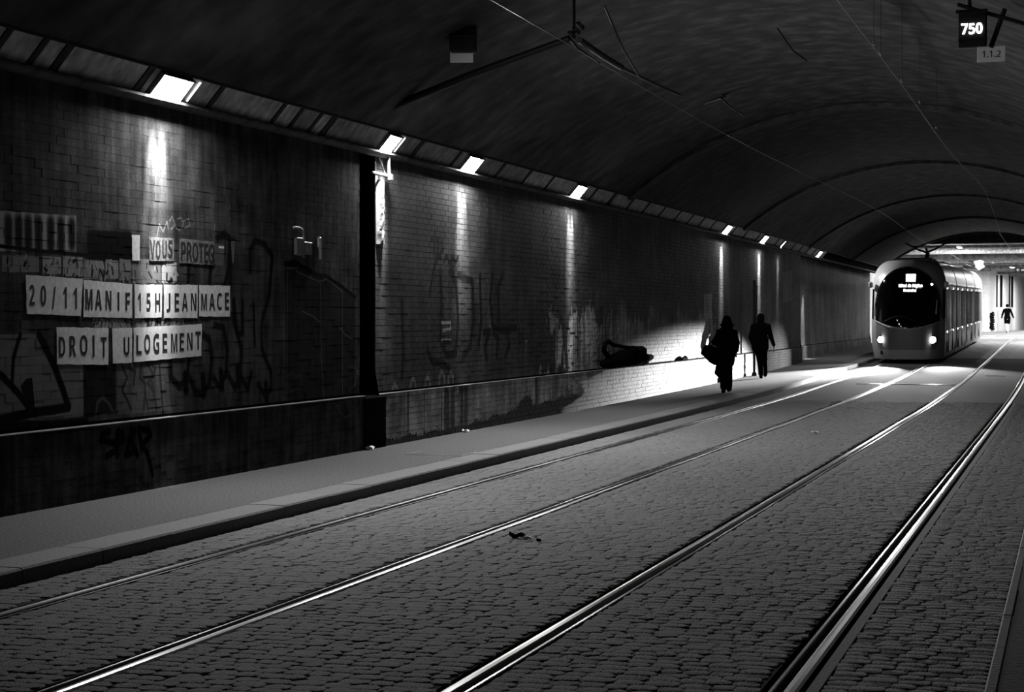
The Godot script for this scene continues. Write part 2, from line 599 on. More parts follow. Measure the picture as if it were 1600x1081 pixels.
func build_rails() -> void:
	var ss := steps(-8.0, 36.0, 2.0) + steps(37.0, 110.0, 1.5)
	for k in 4:
		var g: float = [R1, R2, R3, R4][k]
		var o: float = -1.0 if k % 2 == 0 else 1.0           # the head lies on the outer side of its track
		var t := thing("tram_rail", ["grooved steel rail of the tram's track beside the left pavement", "grooved steel rail of the tram's track on its inner side", "bright grooved steel rail of the empty track beside the tram's track", "grooved steel rail of the empty track with pale mortar beside it"][k], "rail", Vector3.ZERO, "tram rails")
		var parts := {"rail_head": [Vector2(0.062, -0.08), Vector2(0.062, -0.012), Vector2(0.05, -0.002), Vector2(0.03, 0.001), Vector2(0.008, -0.001), Vector2(0.0, -0.008), Vector2(-0.004, -0.045)],
			"groove": [Vector2(-0.004, -0.045), Vector2(-0.043, -0.045)],
			"guard_lip": [Vector2(-0.043, -0.045), Vector2(-0.046, -0.007), Vector2(-0.05, -0.003), Vector2(-0.064, -0.003), Vector2(-0.067, -0.008), Vector2(-0.067, -0.08)]}
		for part in parts:
			var prof := []
			for q in parts[part]: prof.append(Vector2(g + q.x * o, q.y))
			if o > 0: prof.reverse()
			var mb := MB.new()
			strip(mb, prof, ss)
			obj(part, mb, M.groove if part == "groove" else M.rail, t)

func build_walks() -> void:
	var left := structure("floor_left_pavement", "pale asphalt pavement along the left brick wall", "pavement")
	var ss := steps(-8.0, MOUTH, 2.0)
	var mb := MB.new()
	strip(mb, [Vector2(-9.2, KH - 0.004), Vector2(KERB - 0.37, KH - 0.004)], ss)
	obj("surface", mb, M.walk, left)
	var right := structure("floor_right_pavement", "smooth pavement at the right edge of the sett paving", "pavement")
	mb = MB.new()
	strip(mb, [Vector2(KERB_R + 0.05, KH - 0.004), Vector2(1.5, KH - 0.004)], ss)
	obj("surface", mb, M.walk, right)
	rng.seed = 9
	for side in 2:
		var t := structure("trim_%d" % (side + 2), ["row of pale kerb stones along the left pavement", "thin kerb edge along the right pavement"][side], "kerb")
		var s := -2.0
		while s < MOUTH:
			var e := minf(s + 1.0, MOUTH)
			var k := MB.new()
			k.col = grey(rng.randf_range(0.86, 1.04))
			var dy := rng.randf_range(-0.003, 0.003) + KH
			var gap := 0.004
			if side == 0:
				strip(k, [Vector2(KERB - 0.36, -0.04), Vector2(KERB - 0.36, dy - 0.004), Vector2(KERB - 0.352, dy), Vector2(KERB - 0.02, dy), Vector2(KERB - 0.004, dy - 0.014), Vector2(KERB, -0.06)], [s + gap, e - gap], true, false, true)
			else:
				strip(k, [Vector2(KERB_R, -0.06), Vector2(KERB_R + 0.003, dy - 0.008), Vector2(KERB_R + 0.012, dy), Vector2(KERB_R + 0.05, dy), Vector2(KERB_R + 0.055, -0.04)], [s + gap, e - gap], true, false, true)
			obj("kerb_stone", k, M.kerbstone, t)
			s = e
	# inspection cover let into the left pavement
	var c := on_ground(690, 708, KH)
	var cover := thing("inspection_cover", "flat metal inspection cover let into the left pavement", "cover", P(c.x, KH, c.y))
	mb = MB.new()
	mb.box(Vector3(-0.36, -0.02, -0.28), Vector3(0.36, 0.003, 0.28), 0.004)
	obj("cover_frame", mb, M.steel, cover)
	mb = MB.new()
	mb.box(Vector3(-0.33, -0.005, -0.25), Vector3(0.33, 0.006, 0.25), 0.003)
	obj("lid", mb, M.walk, cover)

# ---------------------------------------------------------------- left wall: paint
class Paint:       # a grey picture of wall paint, addressed in metres along and up the wall
	var w: int
	var h: int
	var s0: float
	var s1: float
	var y1: float
	var b: PackedByteArray
	func tx(s: float) -> float: return (s - s0) / (s1 - s0) * w
	func ty(y: float) -> float: return (1.0 - y / y1) * h
	func dot(s: float, y: float, r: float, tone: float, alpha: float, soft := 0.5) -> void:
		var cx := tx(s)
		var cy := ty(y)
		var rx := r / (s1 - s0) * w
		var ry := r / y1 * h
		for py in range(maxi(0, int(cy - ry)), mini(h - 1, int(cy + ry) + 1) + 1):
			for px in range(maxi(0, int(cx - rx)), mini(w - 1, int(cx + rx) + 1) + 1):
				var d := sqrt(pow((px + 0.5 - cx) / rx, 2) + pow((py + 0.5 - cy) / ry, 2))
				var a := alpha * clampf((1.0 - d) / soft, 0.0, 1.0)
				if a > 0.0:
					var at := py * w + px
					b[at] = int(lerpf(b[at], tone * 255.0, a))
	func line(pts: Array, r: float, tone: float, alpha: float, soft := 0.5) -> void:
		for k in pts.size() - 1:
			var p: Vector2 = pts[k]
			var q: Vector2 = pts[k + 1]
			var n := maxi(1, int(p.distance_to(q) / (r * 0.45)))
			for e in n + 1:
				var m := p.lerp(q, float(e) / n)
				dot(m.x, m.y, r, tone, alpha, soft)
	func fill(pts: Array, tone: float, alpha: float) -> void:
		var lo := Vector2(1e9, 1e9)
		var hi := -lo
		var poly := PackedVector2Array()
		for p in pts:
			var q := Vector2(tx(p.x), ty(p.y))
			poly.append(q)
			lo = lo.min(q)
			hi = hi.max(q)
		for py in range(maxi(0, int(lo.y)), mini(h - 1, int(hi.y)) + 1):
			var xs := []
			for k in poly.size():
				var a := poly[k]
				var c := poly[(k + 1) % poly.size()]
				if (a.y <= py + 0.5) != (c.y <= py + 0.5):
					xs.append(a.x + (py + 0.5 - a.y) / (c.y - a.y) * (c.x - a.x))
			xs.sort()
			for k in xs.size() / 2:
				for px in range(maxi(0, int(xs[k * 2])), mini(w - 1, int(xs[k * 2 + 1])) + 1):
					var at := py * w + px
					b[at] = int(lerpf(b[at], tone * 255.0, alpha))
	func texture() -> ImageTexture:
		return ImageTexture.create_from_image(Image.create_from_data(w, h, false, Image.FORMAT_L8, b))

func noise_bytes(w: int, h: int, freq: float, sd: int, sw: int, sh: int) -> PackedByteArray:
	var n := FastNoiseLite.new()
	n.seed = sd
	n.frequency = freq
	n.fractal_octaves = 4
	var im := n.get_image(maxi(4, w / sw), maxi(4, h / sh))
	im.resize(w, h, Image.INTERPOLATE_CUBIC)
	return im.get_data()

func new_paint(s0: float, s1: float, y1: float, w: int, h: int, base: float, sd: int) -> Paint:
	var p := Paint.new()
	p.w = w; p.h = h; p.s0 = s0; p.s1 = s1; p.y1 = y1
	var streak := noise_bytes(w, h, 0.06, sd, 2, 14)
	var blot := noise_bytes(w, h, 0.03, sd + 1, 5, 4)
	var grain := noise_bytes(w, h, 0.25, sd + 2, 2, 2)
	p.b.resize(w * h)
	for k in w * h:
		var t: float = base * (0.35 + 0.55 * streak[k] / 255.0 + 0.55 * blot[k] / 255.0 + 0.28 * (grain[k] / 255.0 - 0.5))
		p.b[k] = int(clampf(t, 0.02, 1.0) * 255.0)
	return p

func wp(px: Array, lat := WALL) -> Array:       # pixels of the photograph -> points of the wall
	var out := []
	for q in px: out.append(on_wall(q[0], q[1], lat))
	return out

func paint_walls() -> Array:
	var a := new_paint(10.5, 20.3, 3.85, 2048, 805, 0.29, 41)
	# painted-over board left of the posters, with its sprayed bars
	a.fill(wp([[-30, 327], [0, 329], [120, 337], [120, 395], [0, 392], [-30, 391]]), 0.72, 0.85)
	for x in [14, 30, 45, 61, 80, 96, 113]:
		a.line(wp([[x, 342 + x * 0.05], [x + 0.5, 383 + (x % 7)]]), 0.078, 0.04, 0.8, 0.8)
	a.line(wp([[0, 384], [60, 392], [120, 397], [205, 405]]), 0.02, 0.05, 0.8)
	# black blot over the first words
	for y in [366, 373, 380, 387, 394, 400]:
		a.line(wp([[140, y], [165, y + 1], [203 + (y % 5), y + 2]]), 0.05, 0.04, 0.8, 0.7)
	# remains of older, torn sheets above and below the slogan
	rng.seed = 17
	for q in [[5, 398, 62, 425], [68, 400, 96, 428], [100, 400, 130, 432], [132, 405, 162, 436], [166, 405, 186, 436], [188, 404, 206, 438], [208, 404, 252, 442], [254, 408, 277, 442], [146, 497, 170, 512], [172, 498, 205, 512], [210, 498, 230, 511], [235, 498, 262, 510], [268, 497, 290, 508]]:
		a.fill(wp([[q[0], q[1]], [q[2], q[1] + 2], [q[2], q[3]], [q[0], q[3]]]), rng.randf_range(0.5, 0.85), 0.8)
		for k in 14:
			var u := rng.randf_range(q[0], q[2])
			var v := rng.randf_range(q[1], q[3])
			a.line(wp([[u, v], [u + rng.randf_range(-4, 5), v + rng.randf_range(2, 12)]]), rng.randf_range(0.006, 0.022), rng.randf_range(0.05, 0.7), 0.8)
	# big piece at the far left
	a.fill(wp([[-40, 522], [62, 522], [88, 566], [130, 568], [132, 655], [92, 658], [-40, 655]]), 0.52, 0.75)
	a.line(wp([[62, 523], [84, 568], [100, 610], [108, 636], [86, 640], [56, 644], [0, 656], [-30, 660]]), 0.05, 0.04, 0.9)
	a.line(wp([[-20, 575], [5, 588], [30, 615], [52, 645]]), 0.04, 0.04, 0.9)
	a.line(wp([[33, 522], [22, 560], [20, 600]]), 0.03, 0.05, 0.8)
	a.fill(wp([[33, 604], [42, 592], [51, 590], [56, 642], [44, 634]]), 0.04, 0.9)
	a.line(wp([[-30, 672], [40, 668], [90, 666], [135, 660]]), 0.07, 0.05, 0.8)
	a.fill(wp([[132, 570], [182, 568], [182, 640], [132, 655]]), 0.09, 0.75)
	a.line(wp([[150, 655], [153, 630], [162, 620], [172, 632], [183, 655]]), 0.025, 0.30, 0.6)
	# thin dripping tag in the middle
	for q in [[[192, 572], [200, 590], [196, 598], [192, 610], [200, 625], [206, 640]], [[222, 570], [220, 590], [228, 600], [226, 640]], [[232, 568], [240, 585], [232, 600], [242, 612], [238, 596], [246, 640]], [[250, 570], [252, 600], [256, 645]], [[204, 575], [212, 580], [210, 600]], [[228, 612], [232, 640]], [[238, 570], [244, 576], [240, 590]]]:
		a.line(wp(q), 0.022, 0.06, 0.85)
	a.fill(wp([[184, 570], [262, 566], [268, 640], [186, 648]]), 0.6, 0.3)
	# bubble letters below and right of the slogan
	for q in [[[268, 562], [268, 590], [280, 603], [292, 596], [297, 560]], [[297, 588], [306, 612], [318, 616], [328, 598], [332, 560], [328, 530], [312, 520]], [[334, 590], [344, 604], [354, 585], [356, 545], [350, 512], [336, 508]], [[357, 585], [368, 606], [376, 590], [378, 545], [366, 500], [366, 470]], [[378, 590], [388, 608], [394, 580]], [[404, 600], [415, 618], [424, 608], [424, 580], [410, 545], [408, 510], [422, 460], [426, 400], [415, 382], [400, 376], [392, 390], [392, 425]], [[366, 470], [372, 523], [380, 520], [380, 470]], [[360, 450], [362, 400], [366, 375]], [[296, 411], [295, 445]], [[331, 414], [328, 446]], [[340, 372], [350, 366], [360, 372], [358, 420], [352, 446]]]:
		a.line(wp(q), 0.05, 0.07, 0.5)
	for q in [[290, 585], [318, 590], [346, 580], [372, 575], [416, 600]]:
		a.line(wp([q, [q[0] + 2, q[1] + 26]]), 0.06, 0.05, 0.8)
	a.fill(wp([[382, 430], [410, 428], [408, 560], [384, 566]]), 0.34, 0.5)
	a.line(wp([[397, 474], [399, 540]]), 0.03, 0.06, 0.8)
	a.fill(wp([[362, 377], [368, 376], [366, 410], [364, 412]]), 0.5, 0.8)
	a.fill(wp([[334, 380], [351, 382], [350, 415], [334, 413]]), 0.42, 0.7)
	a.fill(wp([[343, 384], [351, 385], [351, 388], [343, 388]]), 0.95, 0.9)
	# pale scribble over the second word and two small pale tags
	for q in [[[246, 372], [250, 350], [256, 362], [262, 346], [264, 358]], [[266, 345], [270, 338], [274, 350], [268, 358], [276, 352]], [[278, 342], [284, 340], [288, 350], [282, 360], [276, 356]], [[288, 345], [296, 342], [298, 352], [290, 356]], [[449, 590], [456, 582], [464, 590], [470, 583], [468, 606], [455, 612], [450, 600]], [[545, 575], [552, 572], [560, 580], [556, 600], [546, 610], [542, 596]]]:
		a.line(wp(q), 0.012, 0.5, 0.45)
	# tag on the wall's foot
	for q in [[[172, 674], [160, 680], [158, 688], [180, 692], [182, 704], [168, 712]], [[186, 672], [184, 712], [184, 676], [192, 676], [194, 688], [186, 692]], [[206, 672], [198, 712], [212, 704]], [[212, 672], [206, 690], [214, 705], [216, 712]], [[218, 668], [222, 700], [218, 670], [234, 672], [236, 680], [222, 696], [230, 705], [236, 725], [239, 742]]]:
		a.line(wp(q, DADO), 0.038, 0.05, 0.85)
	# edges of flaked-off patches near the recess
	a.fill(wp([[446, 412], [462, 412], [464, 418], [500, 432], [536, 452], [556, 462], [554, 622], [448, 640]]), 0.10, 0.6)
	for q in [[[448, 419], [463, 419], [464, 424]], [[464, 424], [500, 440], [512, 436], [536, 455]], [[450, 425], [449, 640]], [[502, 442], [503, 560], [508, 640]], [[473, 486], [490, 494], [500, 503]], [[530, 510], [540, 522], [552, 530]], [[518, 632], [532, 652], [548, 645], [560, 628]], [[536, 455], [536, 640]]]:
		a.line(wp(q), 0.009, 0.42, 0.6)
	a.line(wp([[446, 412], [462, 410], [470, 416], [505, 433]]), 0.035, 0.03, 0.8)
	a.line(wp([[508, 430], [535, 448], [556, 464]]), 0.03, 0.03, 0.8)

	var b := new_paint(20.6, 43.0, 3.85, 2048, 512, 0.27, 61)
	# dark tags below the second floodlight, bubble letters and drips
	for q in [[[674, 374], [686, 374]], [[680, 362], [678, 395]], [[685, 378], [683, 398]], [[690, 376], [692, 390], [686, 398]], [[684, 402], [690, 404]], [[682, 404], [676, 430], [671, 462]], [[694, 408], [698, 400], [702, 410]], [[704, 410], [708, 402], [712, 410], [716, 402]]]:
		b.line(wp(q), 0.04, 0.06, 0.85)
	for q in [[[688, 425], [690, 480], [688, 530], [698, 556], [712, 552], [716, 500], [712, 440], [704, 424]], [[716, 430], [738, 440], [740, 500], [735, 540], [722, 560]], [[750, 430], [752, 500], [748, 540]], [[770, 425], [766, 470], [770, 510], [786, 516], [806, 512]], [[786, 428], [778, 450], [780, 500]], [[756, 520], [765, 518], [758, 540], [760, 560]], [[772, 520], [778, 528], [776, 556]], [[792, 516], [796, 540], [790, 556]], [[668, 545], [675, 565], [690, 568], [702, 575]], [[628, 470], [630, 560], [628, 590]]]:
		b.line(wp(q), 0.07, 0.07, 0.75)
	for q in [[[690, 504], [704, 504], [704, 514], [692, 516]], [[690, 532], [704, 532]]]:
		b.line(wp(q), 0.03, 0.62, 0.7)
	b.line(wp([[692, 535], [703, 535]]), 0.04, 0.03, 0.9)
	for q in [[617, 600], [645, 590], [668, 588], [690, 580], [704, 582]]:
		b.line(wp([[q[0] - 4, 612], [q[0] - 3, q[1] + 8], [q[0], q[1]], [q[0] + 4, q[1] + 8], [q[0] + 5, 610]]), 0.05, 0.55, 0.45, 0.8)
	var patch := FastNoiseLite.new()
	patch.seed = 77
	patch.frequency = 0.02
	# paler patch of brick below a ragged edge, with darker drips
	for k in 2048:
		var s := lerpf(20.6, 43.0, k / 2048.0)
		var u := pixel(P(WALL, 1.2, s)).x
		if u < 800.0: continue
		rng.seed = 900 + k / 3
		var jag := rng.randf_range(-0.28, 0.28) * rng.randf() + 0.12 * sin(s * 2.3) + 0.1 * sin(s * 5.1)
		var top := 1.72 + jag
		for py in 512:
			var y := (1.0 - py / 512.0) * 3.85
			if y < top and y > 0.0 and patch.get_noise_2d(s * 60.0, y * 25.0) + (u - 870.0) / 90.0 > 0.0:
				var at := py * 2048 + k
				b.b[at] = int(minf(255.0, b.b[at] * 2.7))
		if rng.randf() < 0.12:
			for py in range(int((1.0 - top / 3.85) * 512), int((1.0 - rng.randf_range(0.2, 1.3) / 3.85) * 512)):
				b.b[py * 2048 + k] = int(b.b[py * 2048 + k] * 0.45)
	# paler brick below the ledge
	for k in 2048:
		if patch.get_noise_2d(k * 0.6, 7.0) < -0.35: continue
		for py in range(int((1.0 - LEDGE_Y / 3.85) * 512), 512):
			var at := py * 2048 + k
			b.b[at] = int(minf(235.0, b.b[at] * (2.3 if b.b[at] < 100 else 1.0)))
	# black band along the wall's foot, with a ragged upper edge and one bump
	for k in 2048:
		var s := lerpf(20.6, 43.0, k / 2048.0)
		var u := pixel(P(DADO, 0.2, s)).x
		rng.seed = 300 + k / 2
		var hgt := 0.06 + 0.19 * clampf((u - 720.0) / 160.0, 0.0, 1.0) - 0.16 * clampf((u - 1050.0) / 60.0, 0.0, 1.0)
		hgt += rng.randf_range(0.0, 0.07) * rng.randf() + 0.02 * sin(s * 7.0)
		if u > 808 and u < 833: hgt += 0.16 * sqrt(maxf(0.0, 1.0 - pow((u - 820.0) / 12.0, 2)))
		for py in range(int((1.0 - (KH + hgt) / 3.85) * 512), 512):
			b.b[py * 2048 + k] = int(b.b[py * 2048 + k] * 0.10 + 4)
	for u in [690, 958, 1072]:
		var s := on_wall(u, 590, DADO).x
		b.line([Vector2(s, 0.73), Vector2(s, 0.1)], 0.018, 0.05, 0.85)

	var c := new_paint(43.0, MOUTH, 3.85, 1024, 256, 0.34, 81)
	# pale posted sheets near the pole
	c.fill(wp([[1224, 425], [1238, 423], [1238, 470], [1224, 474]]), 0.6, 0.5)
	b.fill(wp([[1100, 460], [1112, 458], [1112, 498], [1100, 500]]), 0.75, 0.6)
	return [a, b, c]

# ---------------------------------------------------------------- left wall: bricks, ledge, recess
const RECESS0 := 20.25
const RECESS1 := 20.75
const STEP_S := 57.7

func brick(mb: MB, lat: float, s0: float, s1: float, y0: float, y1: float, proud: float, pt: Paint, joint: float) -> void:
	var uv := func(s: float, y: float) -> Vector2: return Vector2(clampf((s - pt.s0) / (pt.s1 - pt.s0), 0.001, 0.999), 1.0 - y / pt.y1)
	var a := P(lat + proud, y0, s0)
	var b := P(lat + proud, y0, s1)
	var c := P(lat + proud, y1, s1)
	var d := P(lat + proud, y1, s0)
	var j := joint * 0.6
	var a2 := P(lat - 0.012, y0 - j, s0 - j)
	var b2 := P(lat - 0.012, y0 - j, s1 + j)
	var c2 := P(lat - 0.012, y1 + j, s1 + j)
	var d2 := P(lat - 0.012, y1 + j, s0 - j)
	var ta: Vector2 = uv.call(s0, y0)
	var tb: Vector2 = uv.call(s1, y0)
	var tc: Vector2 = uv.call(s1, y1)
	var td: Vector2 = uv.call(s0, y1)
	mb.quad(a, b, c, d, ta, tb, tc, td)
	mb.quad(a2, b2, b, a, ta, tb, tb, ta)
	mb.quad(b2, c2, c, b, tb, tc, tc, tb)
	mb.quad(c2, d2, d, c, tc, td, td, tc)
	mb.quad(d2, a2, a, d, td, ta, ta, td)

func build_left_wall() -> void:
	var pts := paint_walls()
	var mats := []
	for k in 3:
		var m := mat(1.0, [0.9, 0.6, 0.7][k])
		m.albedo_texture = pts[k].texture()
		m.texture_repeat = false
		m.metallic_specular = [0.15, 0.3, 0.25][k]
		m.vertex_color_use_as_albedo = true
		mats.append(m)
	var wall := structure("wall_left", "sooty brick wall with graffiti along the left pavement", "wall")
	# backing in the joints, thick enough to close the tunnel
	var back := MB.new()
	var runs := [[-8.0, RECESS0, 0.0], [RECESS1, STEP_S, 0.0], [STEP_S, MOUTH, -0.4]]
	for r in runs:
		strip(back, [Vector2(WALL + r[2] - 0.5, 3.9), Vector2(WALL + r[2] - 0.010, 3.9), Vector2(WALL + r[2] - 0.010, LEDGE_Y), Vector2(DADO + r[2] - 0.010, LEDGE_Y - 0.03), Vector2(DADO + r[2] - 0.010, -0.1), Vector2(WALL + r[2] - 0.5, -0.1)], steps(r[0], r[1], 2.0), false, false, true)
	obj("mortar_backing", back, M.soot_shade, wall)
	var niche := MB.new()
	strip(niche, [Vector2(WALL - 0.40, 3.9), Vector2(WALL - 0.40, -0.1)], [RECESS0 - 0.1, RECESS1 + 0.1], false)
	niche.box(P(WALL - 0.42, -0.1, RECESS1 + 0.3), P(WALL - 0.02, 3.9, RECESS1 + 0.012))
	niche.box(P(WALL - 0.42, -0.1, RECESS0 - 0.012), P(WALL - 0.02, 3.9, RECESS0 - 0.3))
	var no := obj("recess", niche, M.soot_shade, wall)  # near-black colour carries the shade inside the recess
	no.set_meta("label", "narrow black recess running up the wall")
	# bricks
	var list := []
	rng.seed = 23
	for r in [[-1.0, RECESS0, 0.0], [RECESS1, STEP_S, 0.0], [STEP_S, MOUTH, -0.4]]:
		for foot in 2:
			var y: float = 0.02 if foot == 1 else LEDGE_Y + 0.03
			var top: float = LEDGE_Y - 0.008 if foot == 1 else BAND_Y
			var row := 0
			while y + 0.015 < top:
				var s: float = r[0]
				var ga := 0.25 if r[0] < 0.0 else 0.6       # the near wall is painted over, its joints filled
				var h := minf(0.075 - 0.009 * ga, top - y)
				if row % 2 == 1:
					list.append([r[2], foot, s + 0.004 * ga, s + 0.115 - 0.006 * ga, y, y + h])
					s += 0.115
				while s < r[1] - 0.03:
					var e := minf(s + 0.225, r[1])
					list.append([r[2], foot, s + 0.004 * ga, e - 0.005 * ga, y, y + h])
					s = e + 0.004 * ga
				y += 0.075
				row += 1
	for q in list:
		var lat: float = (DADO if q[1] == 1 else WALL) + q[0]
		var p := pixel(P(lat, q[4], q[2]))
		var p2 := pixel(P(lat, q[5], q[3]))
		q.append((absf(p2.x - p.x) * absf(p2.y - p.y)) if p.x > 2 and p2.x < 1598 and p2.y > 2 and p.y < 1079 else 0.0)
	list.sort_custom(func(a, b): return a[6] > b[6])
	var rest := [MB.new(), MB.new(), MB.new()]
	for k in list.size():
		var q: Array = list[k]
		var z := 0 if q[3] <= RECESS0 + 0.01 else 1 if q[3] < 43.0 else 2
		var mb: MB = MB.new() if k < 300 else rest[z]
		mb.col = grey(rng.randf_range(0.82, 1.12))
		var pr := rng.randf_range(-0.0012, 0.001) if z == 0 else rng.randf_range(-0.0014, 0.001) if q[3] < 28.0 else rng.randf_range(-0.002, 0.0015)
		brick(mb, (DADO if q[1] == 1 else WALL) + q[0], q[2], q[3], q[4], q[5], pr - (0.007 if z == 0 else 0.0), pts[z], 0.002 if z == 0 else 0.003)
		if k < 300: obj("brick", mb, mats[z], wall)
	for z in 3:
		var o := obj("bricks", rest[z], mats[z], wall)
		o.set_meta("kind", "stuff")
	# ledge on the wall's foot
	for r in runs:
		var led := MB.new()
		strip(led, [Vector2(WALL + r[2] - 0.05, LEDGE_Y + 0.004), Vector2(DADO + r[2] - 0.004, LEDGE_Y + 0.002), Vector2(DADO + r[2] + 0.003, LEDGE_Y - 0.002), Vector2(DADO + r[2] - 0.004, LEDGE_Y - 0.012)], steps(r[0], r[1], 2.0), false)
		obj("ledge", led, M.cornice, wall)
	# black plinth block in front of the recess
	var pl := MB.new()
	pl.box(P(WALL - 0.35, -0.05, RECESS1 + 0.14), P(DADO + 0.03, 0.74, RECESS0 - 0.05), 0.02)
	obj("plinth", pl, M.soot_shade, wall)

	var right := structure("wall_right", "dark wall on the right side of the tunnel, outside the view", "wall")
	var rmb := MB.new()
	strip(rmb, [Vector2(1.14, -0.1), Vector2(1.14, 4.05), Vector2(1.6, 4.05), Vector2(1.6, -0.1)], steps(-8.0, MOUTH, 2.0), false, false, true)
	obj("surface", rmb, M.right, right)

# ---------------------------------------------------------------- vault
func build_vault() -> void:
	var c := structure("ceiling", "rough sooty barrel vault over both tram tracks", "vault")
	var mb := MB.new()
	var n := 28
	var rows := []
	var ss := steps(-8.0, MOUTH, 1.0)
	for s in ss:
		var row := []
		for k in n + 1:
			var lat := lerpf(BAND_TOP.x, 2.0 * MID - BAND_TOP.x, float(k) / n)
			row.append(P(lat, vault_y(lat), s))
		rows.append(row)
	mb.grid(rows, true)
	var outer := []
	for s in ss:
		var row := []
		for k in n + 1:
			var lat := lerpf(BAND_TOP.x - 0.6, 2.0 * MID - BAND_TOP.x + 0.6, float(k) / n)
			row.append(P(lat, vault_y(clampf(lat, BAND_TOP.x, 2.0 * MID - BAND_TOP.x)) + 0.45, s))
		outer.append(row)
	mb.grid(outer)
	obj("vault_shell", mb, M.vault, c)
	# shallow transverse ribs
	for s in [7.0, 33.0, 45.5, 58.0, 71.0, 83.6]:
		var rib := MB.new()
		var pr := []
		for k in n + 1:
			var lat := lerpf(BAND_TOP.x, 2.0 * MID - BAND_TOP.x, float(k) / n)
			pr.append(Vector2(lat, vault_y(lat)))
		for k in n:
			for e in 3:
				var q := [[0.02, 0.0], [-0.07, 0.0], [-0.07, 0.42], [0.02, 0.42]]
				rib.quad(P(pr[k].x, pr[k].y + q[e][0], s + q[e][1]), P(pr[k].x, pr[k].y + q[e + 1][0], s + q[e + 1][1]), P(pr[k + 1].x, pr[k + 1].y + q[e + 1][0], s + q[e + 1][1]), P(pr[k + 1].x, pr[k + 1].y + q[e][0], s + q[e][1]))
		obj("rib", rib, M.rib, c)

# ---------------------------------------------------------------- panel band and floodlights
func band_s(u: float) -> float:           # place along the band of a pixel on its lower edge
	var lo := 5.0
	var hi := 84.0
	for k in 40:
		var m := (lo + hi) / 2.0
		if pixel(P(WALL + 0.03, BAND_Y, m)).x < u: lo = m
		else: hi = m
	return lo

func band_point(s: float, f: float, proud := 0.0) -> Vector3:    # f 0 at the lower, 1 at the upper edge of the slope
	return P(lerpf(WALL + 0.03, BAND_TOP.x, f) + proud * 0.79, lerpf(BAND_Y + 0.02, BAND_TOP.y, f) - proud * 0.62, s)

func panel(mb: MB, s0: float, s1: float, f0: float, f1: float, proud: float) -> void:
	var t := 0.03
	var q := [band_point(s0, f0, proud), band_point(s1, f0, proud), band_point(s1, f1, proud), band_point(s0, f1, proud)]
	var b := [band_point(s0, f0, proud - t), band_point(s1, f0, proud - t), band_point(s1, f1, proud - t), band_point(s0, f1, proud - t)]
	mb.quad(q[0], q[1], q[2], q[3])
	for k in 4: mb.quad(b[k], b[(k + 1) % 4], q[(k + 1) % 4], q[k])

